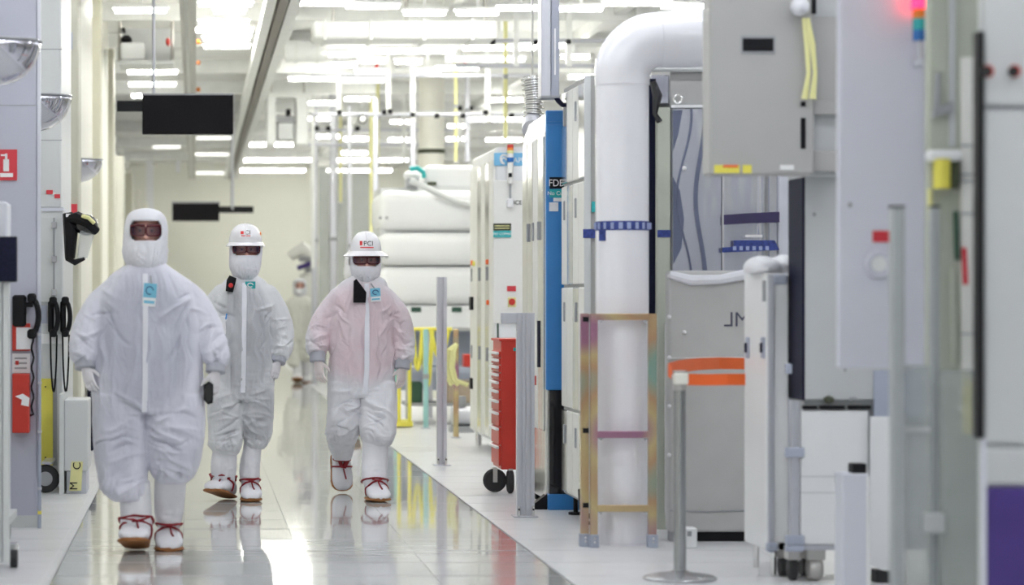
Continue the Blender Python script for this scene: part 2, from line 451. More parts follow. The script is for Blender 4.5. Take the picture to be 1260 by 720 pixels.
# suspended pipe racks
def rack(label, Y, xa, xb, rows, hangers, clamps):
    t = thing('pipe_rack', label, 'pipe rack', P((xa+xb)/2, max(rows), Y))
    for r_ in rows: piece('rail', MB().cyl(P(xa, r_, Y), P(xb, r_, Y), .022, n=8), 'aluminium', t)
    for (hx, low) in hangers: piece('hanger', MB().box(X(hx, Y)-.028, X(hx, Y)+.028, Y-.03, Y+.03, Z(low, Y), CEIL+.25), 'ceiling_beam', t)
    for (c, r_) in clamps: piece('clamp', MB().pb(c-3, c+3, r_-3, r_+3, Y-.05, .1, .01), 'black', t)
rack('suspended pipe rack with black clamps above the white-helmeted pair', 30.0, 383, 652, (93, 141), ((417, 141), (478, 141), (600, 150), (508, 150)),
     ((418, 138), (473, 138), (480, 137), (508, 141), (538, 142), (570, 142), (598, 138), (630, 142)))
rack('lower suspended pipe rack above the far partition posts', 36.0, 360, 560, (160, 178), ((385, 330), (497, 200), (566, 178)), ((390, 158), (404, 158), (440, 158), (566, 133), (580, 133)))
rack('suspended pipe rack high above the cabinet with the corrugated duct', 25.5, 560, 870, (50, 81), ((635, 82), (700, 82), (786, 82)), ((607, 51), (660, 52), (700, 51), (740, 82)))
# cream vertical duct pillar with dark band
d = thing('duct_pillar', 'thick cream vertical duct pillar with a dark band, above the white process tool', 'pillar', (X(530, 33), 33, 0))
xc = X(531, 33); piece('shaft', MB().cyl((xc, 33, 0), (xc, 33, CEIL+.25), .175, n=28), 'pilaster_light', d, smooth=True)
piece('band', MB().cyl((xc, 33, Z(189, 33)), (xc, 33, Z(184, 33)), .185, n=28), 'olive_black', d)
for zz in (75, 140): piece('collar', MB().cyl((xc, 33, Z(zz, 33)), (xc, 33, Z(zz-3, 33)), .185, n=28), 'duct_white', d)
# red pipe hooks and round lamp hanging by the racks
for (cx, cy, lab) in ((459, 80, 'left of the two small red hanging hooks'), (568, 79, 'right of the two small red hanging hooks')):
    Y = 29.9
    k = thing('hanging_hook', lab+' on the pipe rack', 'hook', P(cx, cy+6, Y))
    pts = [P(cx+math.cos(a)*5, cy-math.sin(a)*5, Y) for a in [i*math.pi/8-1.2 for i in range(11)]]
    piece('hook', MB().tube(pts, .015, 6), 'red', k, smooth=True); piece('rope', MB().cyl(P(cx, cy-5, Y), Vector((X(cx, Y), Y, CEIL+.25)), .006, n=6), 'grey_mid', k)
k = thing('work_lamp', 'small round white lamp clamped under the pipe rack', 'lamp', P(446, 152, 30))
piece('lamp_shade', MB().lathe(P(446, 147, 29.9), [(.01, .12), (.04, .11), (.055, .0)], 18, 'y'), 'black', k, smooth=True)
piece('bulb', MB().ball(P(446, 147, 29.9), .042, 14), 'white', k, smooth=True)
piece('clamp', MB().cyl(P(446, 142, 29.97), P(446, 140, 30.0), .012, n=8), 'black', k)
# ------------------------------------------------------------------ left side of the aisle
# wide lavender column
Y = 14.3
c = thing('wall_column', 'wide lavender-grey column at the left edge carrying the red extinguisher sign', 'column', (-1.08, Y+.5, 0))
piece('shaft', MB().box(-1.249, -.92, Y, Y+.25, .0, CEIL+.24, .012), 'panel_lavender', c)
piece('corner_strip', MB().box(-.925, -.905, Y-.006, Y+.02, .3, CEIL+.2), 'panel_cool', c)
piece('seam', MB().pb(-20, 44, 129, 130, Y-.002, .01), 'grey_mid', c)
piece('seam', MB().pb(14, 44, 635, 636, Y-.002, .01), 'grey_mid', c)
piece('base_skirt', MB().box(-1.249, -.915, Y-.008, Y+.25, .0, .07), 'panel_grey', c)
# convex half dome mirrors
def dome(label, px, py, Y, r, wallx):
    x0, z0 = X(px, Y), Z(py, Y)
    t = thing('dome_mirror', label, 'mirror', (x0, Y, z0-r))
    n, m = 20, 10; b = MB(); R = []
    for j in range(m+1):
        ph = math.pi/2*j/m; row = []
        for i in range(n+1):
            a = -math.pi/2+math.pi*i/n
            row.append(b.bm.verts.new((x0+r*math.cos(a)*math.cos(ph), Y+r*math.sin(a)*math.cos(ph), z0-r*math.sin(ph)+.001*i)))
        R.append(row)
    for j in range(m):
        for i in range(n): b.bm.faces.new((R[j][i], R[j][i+1], R[j+1][i+1], R[j+1][i]))
    bmesh.ops.remove_doubles(b.bm, verts=b.bm.verts, dist=.0005)
    o = piece('mirror_shell', b, 'mirror', t, smooth=True)
    sd = o.modifiers.new('s', 'SOLIDIFY'); sd.thickness = .004
    piece('back_plate', MB().box(x0-.012, x0-.002, Y-r, Y+r, z0-r-.02, z0+.01), 'grey_mid', t)
    piece('rim', MB().tube([(x0+r*math.cos(a), Y+r*math.sin(a), z0) for a in [-math.pi/2+math.pi*i/24 for i in range(25)]], .006, 6), 'grey_mid', t)
    if wallx < x0-.02: piece('bracket', MB().box(wallx, x0-.01, Y-.03, Y+.03, z0-.10, z0-.02), 'grey_mid', t)
dome('large quarter-dome mirror cut by the left picture edge', -6, 52, 11.9, .225, -1.249)
dome('mid-sized quarter-dome mirror just right of the lavender column', 43, 119, 15.55, .235, -1.249)
dome('small far quarter-dome mirror above the hanging face shield', 99, 197, 20.8, .195, -.975)
# fire extinguisher sign on the column
Y = 14.3
s = thing('extinguisher_sign', 'square red fire extinguisher sign on the lavender column', 'sign', P(9, 222, Y-.008))
piece('plate', MB().pb(-6, 21, 184, 222, Y-.010, .008), 'red_sign', s)
b = MB().pb(4, 11, 196, 211, Y-.013, .003, .001).pb(6, 9, 189, 197, Y-.013, .003).pb(1, 6, 190, 192, Y-.013, .003)
piece('pictogram', b, 'white', s)
piece('caption', MB().pb(0, 16, 213, 218, Y-.013, .003), 'white', s)
# phone handset builder
def handset(px, py, Y, h, w, lab=None):
    pts = []
    for i in range(9):
        u = i/8; pts.append(P(px+w*math.sin(math.pi*u)**.6*.75, py+h*(u-.5), Y))
    b = MB().tube(pts, [.017]*9, 8)
    for e in (0, 8): b.box(pts[e].x-.03, pts[e].x+.022, Y-.025, Y+.03, pts[e].z-.028, pts[e].z+.028, .012)
    return b
# emergency phone station on the column
t = thing('wall_phone', 'black handset wall phone above the red box on the lavender column', 'phone', P(30, 415, Y-.06))
piece('phone_body', MB().pb(15, 32, 363, 402, Y-.062, .06, .012), 'black', t)
piece('handset', handset(40, 389, Y-.075, 44, 10), 'black', t, smooth=True)
piece('handset_hook', MB().pb(30, 40, 372, 378, Y-.06, .06), 'black', t)
cp = [P(40+1.5*math.sin(i*1.3), 410+i*5, Y-.06+.01*math.cos(i*1.3)) for i in range(21)]+[P(36, 512, Y-.03), P(33, 516, Y-.012)]
piece('cord', MB().tube(cp, .006, 6), 'black', t, smooth=True)
t = thing('document_holder', 'red document holder with white papers under the wall phone', 'holder', P(26, 432, Y-.05))
piece('tray', MB().pb(15, 37, 398, 432, Y-.04, .038, .004), 'red', t)
piece('paper', MB().pb(20, 39, 403, 430, Y-.046, .004), 'paper', t)
piece('paper', MB().pb(15, 33, 387, 403, Y-.03, .004), 'paper', t)
t = tag(piece('notice_card', MB().pb(15, 37, 435, 459, Y-.012, .010), 'paper'), 'small white printed notice between the red holder and red box', 'notice')
for k in range(3): piece('print_line', MB().pb(18, 33, 440+k*6, 442+k*6, Y-.014, .003), 'grey_mid', t)
piece('print_dot', MB().pb(19, 23, 444, 449, Y-.015, .003), 'red', t)
t = thing('red_cabinet', 'red metal emergency box with a white emblem on the lavender column', 'box', P(26, 533, Y-.10))
piece('body', MB().pb(15, 36, 460, 533, Y-.10, .098, .004), 'red', t)
b = MB(); c0 = P(28, 492, Y-.105)
b.prism([(c0.x-.045, c0.z+.02), (c0.x+.0, c0.z+.035), (c0.x+.04, c0.z+.01), (c0.x+.035, c0.z-.04), (c0.x-.01, c0.z-.03), (c0.x-.005, c0.z+.0)], Y-.1055, Y-.1005)
piece('emblem', b, 'white', t)
# conduit on the column corner
t = thing('conduit', 'thin grey-blue conduit running up the right edge of the lavender column', 'conduit', (X(48.5, 14.25), 14.25, .05))
piece('pipe', MB().cyl((X(48.5, 14.25), 14.25, 0), (X(48.5, 14.25), 14.25, Z(395, 14.25)), .011, n=10), 'grey_blue', t, smooth=True)
for k in (410, 470, 530, 600): piece('clip', MB().pb(46, 51, k, k+3, 14.233, .03), 'aluminium', t)
piece('tag_band', MB().pb(46.3, 50.7, 629, 633, 14.234, .03), 'yellow', t)
# near cart frame
t = thing('equipment_cart', 'pale grey wheeled equipment rack cropped by the left picture edge', 'cart', (-.98, 12.4, 0))
for (xa, xb) in ((-.985, -.945), (-.94, -.905)): piece('post', MB().box(xa, xb, 11.9, 11.94, .05, 1.45, .005), 'panel_grey', t)
piece('post', MB().box(-.985, -.945, 12.2, 12.24, .05, 1.45, .005), 'panel_grey', t)
piece('side_panel', MB().box(-1.2, -.94, 11.94, 12.2, .12, 1.43), 'panel_cool', t)
piece('top_plate', MB().box(-1.22, -.90, 11.88, 12.3, 1.43, 1.47, .008), 'panel_grey', t)
piece('upper_box', MB().box(-1.2, -.925, 12.0, 12.25, 1.47, 1.82, .01), 'panel_cool', t)
for (yy) in (12.15, 13.6):
    cx, zz = (-.9 if yy < 13 else -1.045), .05
    w = piece('caster', MB().cyl((cx-.02, yy, zz), (cx+.015, yy, zz), .048, n=20), 'rubber', t, smooth=True)
    piece('caster_fork', MB().box(cx-.03, cx+.02, yy-.02, yy+.03, .085, .125, .005), 'stainless', w)
    if yy > 13: piece('rear_beam', MB().box(-1.1, -1.0, 12.2, 13.7, .12, .16), 'panel_grey', t)
t = thing('monitor', 'dark monitor screen on the rack at the far left edge', 'monitor', P(5, 345, 11.85))
piece('screen', MB().pb(-20, 20, 292, 346, 11.86, .03, .004), 'navy', t)
piece('bezel', MB().pb(-20, 21, 291, 347, 11.875, .03, .004), 'black', t)
piece('arm', MB().box(-.97, -.93, 11.9, 12.01, 1.52, 1.56), 'grey_mid', t)
# grey wall cabinet further back
Y = 17.3
c = thing('wall_cabinet', 'tall pale grey wall cabinet with a hinged narrow door behind the lavender column', 'cabinet', (-1.09, Y+.6, 0))
piece('upper_body', MB().box(-1.249, -.95, Y, Y+1.4, Z(256, Y), CEIL+.24, .01), 'panel_grey', c)
piece('lower_body', MB().box(-1.249, -.935, Y-.03, Y+1.4, .0, Z(257, Y), .01), 'panel_grey', c)
piece('top_cap', MB().box(-1.249, -.93, Y-.04, Y+1.4, Z(260, Y), Z(256, Y)), 'panel_cool', c)
dr = piece('door', MB().pb(44, 69, 268, 372, Y-.045, .015, .004), 'panel_grey', c)
piece('hinge_rod', MB().cyl(P(66.5, 268, Y-.05), P(66.5, 372, Y-.05), .006, n=8), 'grey_mid', dr)
for k in (277, 319, 360): piece('hinge', MB().pb(63, 70, k-4, k+4, Y-.058, .015, .003), 'stainless', dr)
piece('seam', MB().pb(46, 76, 172, 173, Y-.003, .01), 'grey_mid', c)
piece('seam', MB().pb(46, 76, 60, 61, Y-.003, .01), 'grey_mid', c)
piece('yellow_panel', MB().pb(49.5, 65, 466, 573, Y-.05, .02, .003), 'yellow', c)
for k in (476, 563): piece('screw', MB().ball(P(56, k, Y-.051), .006, 8), 'black', c)
piece('recess_strip', MB().pb(65, 70, 466, 573, Y-.035, .004), 'grey_mid', c)
piece('shelf_plate', MB().pb(50, 76, 411, 423, Y-.06, .03), 'panel_white', c)
piece('blue_label', MB().pb(47, 58, 376, 398, Y-.048, .016), 'grey_blue', c)
for (a, b_, cc) in ((57, 65, 234), (67, 74, 239)): piece('red_label', MB().pb(a, b_, cc, cc+5, Y-.006, .006), 'red_sign', c)
piece('white_label', MB().pb(64, 68, 237, 240, Y-.005, .005), 'white', c)
for (px, lab) in ((64, 'left handset of the pair of black phones on the grey cabinet'), (79, 'right handset of the pair of black phones on the grey cabinet')):
    Yp = Y-.10
    t = thing('wall_phone', lab, 'phone', P(px, 412, Yp))
    piece('phone_body', MB().pb(px-5, px+2, 370, 410, Yp, .055, .012), 'black', t)
    piece('handset', handset(px+2, 390, Yp-.02, 40, 7), 'black', t, smooth=True)
    n = 16; cp = [P(px+(-1 if i < n/2 else 1)*0+8*(i/n)-2, 412+70*abs(math.sin(math.pi*min(1, i/n)))**.55, Yp+.005) for i in range(n+1)]
    piece('cord', MB().tube(cp, .007, 6), 'black', t, smooth=True)
t = thing('utility_box', 'pale grey floor utility box with a yellow lettered strip beside the leftmost worker', 'box', P(93, 608, 16.75))
Y = 16.75
piece('body', MB().pb(79, 108, 492, 580, Y, .5, .006), 'panel_grey', t)
piece('plinth', MB().box(X(82, Y), X(106, Y), Y+.03, Y+.45, 0, Z(580, Y)), 'panel_cool', t)
piece('front_rail', MB().box(X(73, Y), X(79, Y), Y-.02, Y+.5, 0.0, Z(485, Y)), 'panel_grey', t)
st = piece('yellow_strip', MB().prism([(X(88, Y), Z(568, Y)), (X(102, Y), Z(568, Y)), (X(100, Y), Z(604, Y)), (X(85, Y), Z(604, Y))], Y-.008, Y-.003), 'yellow_pale', t)
text('C', .075, P(95, 573.5, Y-.010), 'black', st, rot=1.57); text('M', .075, P(91, 598, Y-.010), 'black', st, rot=1.57)
w = thing('cabinet_wheel', 'large black caster wheel under the grey wall cabinet', 'wheel', P(56, 612, 17.0))
Yw = 16.85
piece('tyre', MB().lathe((X(56, Yw), Yw, .098), [(.06, -.02), (.09, -.02), (.097, -.008), (.097, .008), (.09, .02), (.06, .02)], 24, 'y'), 'rubber', w, smooth=True)
piece('hub', MB().lathe((X(56, Yw), Yw, .098), [(.02, -.024), (.065, -.018), (.065, .018), (.02, .024)], 20, 'y'), 'grey_mid', w, smooth=True)
piece('fork', MB().box(X(58, Yw)-.035, X(58, Yw)+.035, Yw-.03, Yw+.4, .2, .215).box(X(58, Yw)-.02, X(58, Yw)+.02, Yw+.026, Yw+.034, .08, .215), 'aluminium', w)
# hanging face shield
Y = 16.9
t = thing('face_shield', 'black headgear with a clear face shield hanging on the grey cabinet', 'face shield', P(100, 325, Y))
hb = []
for i in range(13):
    a = math.pi*(i/12); hb.append(P(84+26*math.sin(a), 268+8*(i/12)-20*math.sin(a)*0+44*(i/12), Y-.05*math.sin(a)))
piece('headband', MB().tube([P(83, 262, Y), P(87, 285, Y), P(86, 318, Y)], [.035, .05, .035], 8), 'black', t, smooth=True)
piece('crown', MB().ball(P(106, 277, Y), (.085, .10, .075), 16), 'black_gloss', t, smooth=True)
piece('brow_guard', MB().tube([P(84, 270, Y), P(95, 268, Y-.05), P(108, 275, Y-.07), P(119, 285, Y-.03)], [.035, .045, .045, .03], 8), 'black', t, smooth=True)
piece('reflective_stripe', MB().tube([P(101, 266, Y-.09), P(109, 268, Y-.11), P(116, 275, Y-.10)], .014, 6), 'yellow_pale', t, smooth=True)
sh = MB(); R = []
for j in range(9):
    u = j/8; row = []
    for i in range(9):
        a = -1.2+2.4*i/8
        row.append(P(86+30*math.cos(a)*(1-.35*u)+2, 284+34*u, Y+.09*math.sin(a)))
    R.append(row)
RV = [[sh.bm.verts.new(p) for p in r_] for r_ in R]
for j in range(8):
    for i in range(8): sh.bm.faces.new((RV[j][i], RV[j][i+1], RV[j+1][i+1], RV[j+1][i]))
o = piece('visor', sh, 'acrylic_clear', t, smooth=True); md = o.modifiers.new('s', 'SOLIDIFY'); md.thickness = .003
piece('chin_guard', MB().tube([P(83, 318, Y), P(92, 323, Y-.06), P(104, 318, Y-.05)], [.02, .022, .012], 8), 'black', t, smooth=True)
piece('hanger_peg', MB().cyl(P(83, 266, Y), (X(80, 17.3), 17.29, Z(266, Y)), .01, n=8), 'grey_mid', t)
piece('white_tag', MB().pb(81, 87, 263, 267, Y-.04, .004), 'white', t)
tag(piece('small_sign', MB().pb(79, 95, 251, 275, 19.88, .015), 'red_sign'), 'small red sign half hidden behind the hanging face shield', 'sign')
# equipment label with a status lamp high on the wall
t = thing('status_panel', 'narrow grey perforated status panel with small lamp high on the left pilaster', 'panel', P(83, 60, 19.85))
piece('grille', MB().pb(78, 89, 40, 61, 19.86, .03), 'grey_blue', t)
piece('lamp', MB().pb(80, 84, 29, 36, 19.85, .04, .008), 'navy', t)
piece('lamp_red', MB().pb(80, 84, 27, 30, 19.85, .04, .008), 'red', t)
piece('tube', MB().cyl(P(81.5, 29, 19.87), P(80, -10, 19.87), .012, n=8), 'aluminium', t)
tag(piece('blue_bin', MB().pb(107, 117, 478, 562, 21.5, .35, .02), 'navy'), 'dark navy bin standing behind the utility box', 'bin')
bpy.data.objects['blue_bin'].location.z = 0.0
# shelves of equipment seen over the low wall, upper left
t = thing('equipment_shelf', 'white shelf with dark instruments hanging over the left bay near the ceiling', 'shelf', P(180, 75, 26))
Y = 26.0
piece('cabinet_body', MB().pb(148, 178, 52, 74, Y, .6, .02), 'panel_white', t)
piece('back_panel', MB().pb(146, 212, 35, 78, Y+.6, .05), 'panel_grey', t)
piece('ledge', MB().pb(146, 214, 74, 79, Y-.05, .7), 'panel_grey', t)
piece('instrument', MB().pb(149, 162, 43, 52, Y+.05, .3, .03), 'black', t)
piece('instrument', MB().pb(150, 154, 33, 38, Y+.05, .3, .03), 'black', t)
piece('red_item', MB().pb(204, 209, 46, 55, Y+.1, .2, .02), 'red', t)
for k in (147, 212): piece('drop_rod', MB().cyl(P(k, 76, Y+.3), Vector((X(k, Y), Y+.3, CEIL+.25)), .02, n=8), 'rail_steel', t)
t = thing('door_frame', 'white door frame at the far end of the left wall', 'door frame', (X(203, 52), 52, 0))
for (a, b_, c_, d_) in ((180, 189, 176, 455), (189, 222, 176, 186), (216, 222, 186, 212)): piece('jamb', MB().box(X(a, 52), X(b_, 52), 52, 52.2, 0 if d_ > 400 else Z(d_, 52), Z(c_, 52)), 'panel_white', t)

# ------------------------------------------------------------------ far middle
Y = 38.0
def pole(label, px, Y, w, top, bot, m, name='partition_post', cat='post'):
    t = thing(name, label, cat, (X(px, Y), Y, 0))
    b0 = 0 if bot is None else Z(bot, Y); t0 = CEIL+.25 if top is None else Z(top, Y)
    piece('post_shaft', MB().box(X(px, Y)-w/2, X(px, Y)+w/2, Y-w/2, Y+w/2, b0, t0, w*.15), m, t)
    piece('foot_plate', MB().box(X(px, Y)-w*.9, X(px, Y)+w*.9, Y-w*.9, Y+w*.9, b0, b0+.012), 'aluminium', t)
    piece('joint_collar', MB().box(X(px, Y)-w*.62, X(px, Y)+w*.62, Y-w*.62, Y+w*.62, (b0+t0)*.5, (b0+t0)*.5+.05), 'grey_mid', t)
pole('leftmost thin grey partition post in the far middle', 387, 38, .09, None, None, 'aluminium')
pole('second thin grey partition post in the far middle', 410, 37, .11, None, None, 'aluminium')
pole('third thin grey partition post in the far middle, behind yellow strips', 430, 36, .06, 130, None, 'aluminium')
pole('broad grey partition post left of the large white process tool', 462, 32, .07, 120, None, 'aluminium')
pole('slender yellow strip pole nearest the grey partition posts', 419, 36.5, .04, None, 250, 'yellow_pale', 'strip_pole', 'pole')
pole('long yellow strip pole above the right helmeted worker', 457, 33, .05, 120, None, 'yellow_pale', 'strip_pole', 'pole')
pole('short yellow strip pole left of the cream duct pillar', 465, 34, .04, None, 200, 'yellow_pale', 'strip_pole', 'pole')
pole('yellow strip pole right of the cream duct pillar', 561, 31, .04, None, 200, 'yellow_pale', 'strip_pole', 'pole')
pole('yellow strip pole by the blue logo cabinet top', 622, 27, .04, None, 172, 'yellow_pale', 'strip_pole', 'pole')
pole('grey ceiling post right of the cream duct pillar', 575, 32, .06, None, 200, 'aluminium', 'ceiling_post')
pole('grey ceiling post left of the cream duct pillar', 508, 32, .07, None, 205, 'aluminium', 'ceiling_post')
for (a, b_, Yp, lab) in ((392, 406, 38.5, 'left cream partition panel between the far grey posts'), (414, 428, 38.4, 'middle cream partition panel between the far grey posts'), (433, 458, 37.2, 'right cream partition panel between the far grey posts')):
    t = thing('partition_panel', lab, 'partition', (X((a+b_)/2, Yp), Yp, 0))
    piece('pane', MB().box(X(a, Yp), X(b_, Yp), Yp, Yp+.03, .1, Z(205, Yp)), 'acrylic', t)
    piece('panel_frame', MB().box(X(a, Yp), X(b_, Yp), Yp-.02, Yp+.05, Z(205, Yp), Z(200, Yp)).box(X(a, Yp), X(b_, Yp), Yp-.02, Yp+.05, 0, .1), 'panel_warm', t)
# far instrument trolley
Y = 40.0
t = thing('instrument_trolley', 'cream instrument trolley with a purple arm beside the distant worker', 'trolley', (X(380, Y), Y, 0))
piece('body', MB().pb(370, 393, 335, 440, Y, .5, .04), 'panel_warm', t)
piece('head', MB().tube([P(357, 316, Y), P(372, 306, Y), P(390, 318, Y)], [.08, .13, .1], 10), 'panel_warm', t, smooth=True)
piece('grip', MB().pb(368, 384, 315, 322, Y-.1, .2, .02), 'grey_mid', t)
piece('purple_arm', MB().tube([P(366, 330, Y-.05), P(378, 326, Y-.05), P(384, 322, Y-.05)], .04, 8), 'purple', t, smooth=True)
piece('red_knob', MB().ball(P(389, 323, Y-.1), .03, 10), 'red', t)
piece('neck', MB().cyl(P(380, 320, Y+.1), P(380, 340, Y+.1), .07, n=10), 'grey_mid', t)
for k in (374, 389): piece('caster', MB().cyl((X(k, Y)-.03, Y+.1, .06), (X(k, Y)+.03, Y+.1, .06), .06, n=12), 'rubber', t)
piece('base', MB().box(X(369, Y), X(394, Y), Y-.02, Y+.52, .1, .42), 'panel_grey', t)

# ------------------------------------------------------------------ right side: large white process tool behind
Y = 27.2
t = thing('process_tool', 'large white process tool with rounded horizontal bands behind the right worker', 'machine', (X(540, Y), Y, 0))
for (a, b_, c_, d_, dy) in ((466, 720, 234, 284, 0), (466, 720, 286, 326, -.06), (466, 720, 328, 375, -.02)):
    piece('band_panel', MB().pb(a, b_, c_, d_, Y+dy, 1.2, .12, 4), 'panel_white', t, smooth=True)
piece('top_box', MB().pb(522, 720, 203, 234, Y+.2, 1.0, .05, 2), 'panel_white', t)
piece('lower_band', MB().pb(466, 720, 376, 406, Y+.04, 1.1, .03), 'panel_white', t)
piece('frame', MB().pb(468, 720, 231, 408, Y+.15, 1.0), 'panel_grey', t)
for k in (512, 562): piece('vent', MB().pb(k-6, k+6, 378, 384, Y+.03, .03), 'green_dark', t)
for (k, q) in ((468, 268), (476, 268), (476, 316), (468, 316)): piece('bolt', MB().ball(P(k, q, Y-.06), .02, 8), 'grey_mid', t)
for k in (470, 530, 600, 690): piece('leg', MB().box(X(k, Y)-.05, X(k, Y)+.05, Y+.3, Y+.4, 0, Z(405, Y)), 'aluminium', t)
piece('skirt', MB().box(X(468, Y), X(720, Y), Y+.6, Y+.65, .3, Z(405, Y)), 'grey_blue', t)
hs = [P(505, 222, Y-.02), P(535, 236, Y-.08), P(560, 248, Y-.1), P(582, 253, Y-.05), P(600, 256, Y+.02)]
piece('hose', MB().tube(hs, .035, 8), 'panel_grey', t, smooth=True)
t = thing('robot_cap', 'teal and white curved robot cap on top of the white process tool', 'robot', P(512, 232, Y+.1))
piece('shell', MB().ball(P(507, 216, Y+.2), (.10, .12, .06), 16), 'panel_white', t, smooth=True)
piece('teal_band', MB().tube([P(505, 208, Y+.03), P(514, 207, Y), P(521, 212, Y), P(522, 218, Y+.03)], .028, 8), 'teal', t, smooth=True)
piece('base', MB().pb(500, 516, 218, 232, Y+.1, .25, .02), 'grey_mid', t)
piece('dark_knob', MB().pb(526, 537, 224, 228, Y+.15, .08), 'olive_black', t)
# gear on the floor in front of the process tool
Y = 25.4
t = thing('yellow_stand', 'yellow tubular stand with hanging yellow hoses in front of the white process tool', 'stand', (X(510, Y), Y, 0))
for k in (491, 504): piece('upright', MB().cyl((X(k, Y), Y, 0.02), (X(k, Y), Y, Z(404, Y)), .02, n=8), 'yellow', t)
piece('foot_bar', MB().pb(485, 508, 519, 525, Y-.03, .5), 'yellow', t)
piece('top_bar', MB().cyl(P(486, 405, Y), P(556, 405, Y), .018, n=8), 'yellow', t)
for (a, b_, low) in ((508, 520, 455), (520, 532, 476), (530, 552, 440)):
    piece('hose_loop', MB().tube([P(a+(b_-a)*i/10, 406+(low-406)*math.sin(math.pi*i/10), Y-.06) for i in range(11)], .022, 8), 'yellow', t, smooth=True)
pole('mint green post of the hose stand', 524, 25.2, .05, 405, None, 'teal_pale', 'hose_post')
pole('pink and green post right of the bare aluminium post', 561, 23.5, .05, 405, None, 'zinc', 'hose_post')
pole('teal post left of the yellow stand', 487, 26.0, .04, 430, None, 'teal_pale', 'hose_post')
t = thing('hose_coil', 'loose pale yellow hose strands hung on the pink and green post', 'hose', P(560, 470, 23.3))
for (a, b_) in ((549, 556), (554, 564), (558, 576)): piece('strand', MB().tube([P(562, 424, 23.44), P(a+1, 432, 23.4), P(a-1, 452, 23.4), P(a+3, 468, 23.4), P(b_, 474, 23.4)], .022, 7), 'yellow_pale', t, smooth=True)
t = thing('work_table', 'low grey work table with boxes behind the aluminium post', 'table', (X(545, 26), 26, 0))
piece('table_top', MB().pb(500, 600, 452, 458, 26, .6), 'grey_blue', t)
for k in (502, 596): piece('leg', MB().box(X(k, 26)-.02, X(k, 26)+.02, 26.05, 26.09, 0, Z(457, 26)), 'aluminium', t)
piece('lower_shelf', MB().pb(500, 600, 496, 500, 26, .6), 'grey_mid', t)
tag(piece('storage_box', MB().pb(550, 580, 468, 496, 26.05, .3, .01), 'brown_box'), 'brown cardboard box on the lower shelf of the grey work table', 'box')
tag(piece('storage_box', MB().pb(504, 520, 470, 496, 26.05, .3, .02), 'green_dark'), 'dark green box on the lower shelf of the grey work table', 'box')
tag(piece('red_bin', MB().pb(571, 581, 436, 452, 26.05, .2, .01), 'red'), 'small red bin on the grey work table', 'bin')
tag(piece('storage_box', MB().pb(524, 548, 432, 452, 26.05, .3, .02), 'grey_blue'), 'blue-grey case on top of the grey work table', 'box')
t = thing('floor_pump', 'grey cylindrical vacuum pump on the floor right of the bare aluminium post', 'pump', (X(566, 24.6), 24.6, 0))
piece('barrel', MB().cyl((X(556, 24.6), 24.6, .16), (X(580, 24.6), 24.6, .16), .1, n=16), 'aluminium', t, smooth=True)
piece('skid', MB().box(X(553, 24.6), X(582, 24.6), 24.5, 24.7, 0, .06), 'grey_mid', t)
piece('motor', MB().cyl((X(566, 24.6), 24.6, .25), (X(566, 24.6), 24.6, .36), .06, n=12), 'grey_mid', t)
# aluminium posts
def alu_post(label, x0, x1, top, Y, base, extra=None):
    t = thing('aluminium_post', label, 'post', (X((x0+x1)/2, Y), Y, 0))
    a, b_ = X(x0, Y), X(x1, Y); w = b_-a; zt = Z(top, Y)
    n = 2 if w > .09 else 1
    for i in range(n):
        u0, u1 = a+w*i/n+.001, a+w*(i+1)/n-.001; q = (u1-u0)
        pr = [(u0, 0), (u0+q*.36, 0), (u0+q*.36, q*.22), (u0+q*.64, q*.22), (u0+q*.64, 0), (u1, 0), (u1, q), (u0, q)]
        piece('profile', MB().rings([[Vector((p, Y+d, .008)) for p, d in pr], [Vector((p, Y+d, zt)) for p, d in pr]]), 'aluminium', t)
    piece('base_plate', MB().box(a-base, b_+base, Y-base, Y+w+base, 0, .009, .003), 'aluminium', t)
    for s in (-1, 1):
        g = MB().box(a+w*.5+s*w*.4-.008, a+w*.5+s*w*.4+.008, Y-.02, Y-.001, .008, .07, .004); piece('corner_bracket', g, 'stainless', t)
        piece('bolt', MB().cyl((a+w*.5+s*w*.4, Y-.02, .05), (a+w*.5+s*w*.4, Y-.026, .05), .006, n=8), 'rubber', t)
    return t
alu_post('tall single aluminium post on the light floor beside the right worker', 538, 550, 341, 19.6, .03)
t = alu_post('twin-profile aluminium post standing in front of the red tool cart', 636, 658, 385, 14.95, .02)
piece('side_arm', MB().pb(617, 637, 385, 398, 14.97, .05, .003), 'aluminium', t)
# ------------------------------------------------------------------ white cabinet with the blue banner
XA = 2.53; Y = 20.7; D = 1.75
t = thing('tool_cabinet', 'white tool cabinet with light blue banner and signal lamp behind the red cart', 'cabinet', (XA+.5, Y+.8, 0))
zt = Z(181, Y); zb = Z(548, Y)
piece('body', MB().box(XA+.02, XA+1.3, Y, Y+D, .12, zt, .02), 'panel_white', t)
for i in range(6):
    y0 = Y+.02+i*(D-.04)/6; pn = piece('side_panel', MB().box(XA, XA+.03, y0+.006, y0+(D-.04)/6-.006, .15, zt-.10-.02*(i % 2), .006), 'stainless' if i in (1, 3) else 'panel_warm', t)
    if i % 2:
        for q in (1.5, .8): piece('latch', MB().box(XA-.012, XA+.002, y0+.1, y0+.14, q, q+.12, .004), 'grey_mid', pn)
piece('edge_gasket', MB().box(XA+.035, XA+.048, Y-.006, Y+.004, Z(440, Y), Z(222, Y)), 'green_dark', t)
piece('front_cover', MB().pb(607, 680, 222, 398, Y-.02, .02, .006), 'panel_warm', t)
for (k, q, m) in ((.35, 1.66, 'orange'), (1.35, 1.66, 'yellow'), (1.5, 1.67, 'orange'), (.3, 1.31, 'orange')): piece('button', MB().cyl((XA, Y+k, q), (XA-.02, Y+k, q), .022, n=10), m, t)
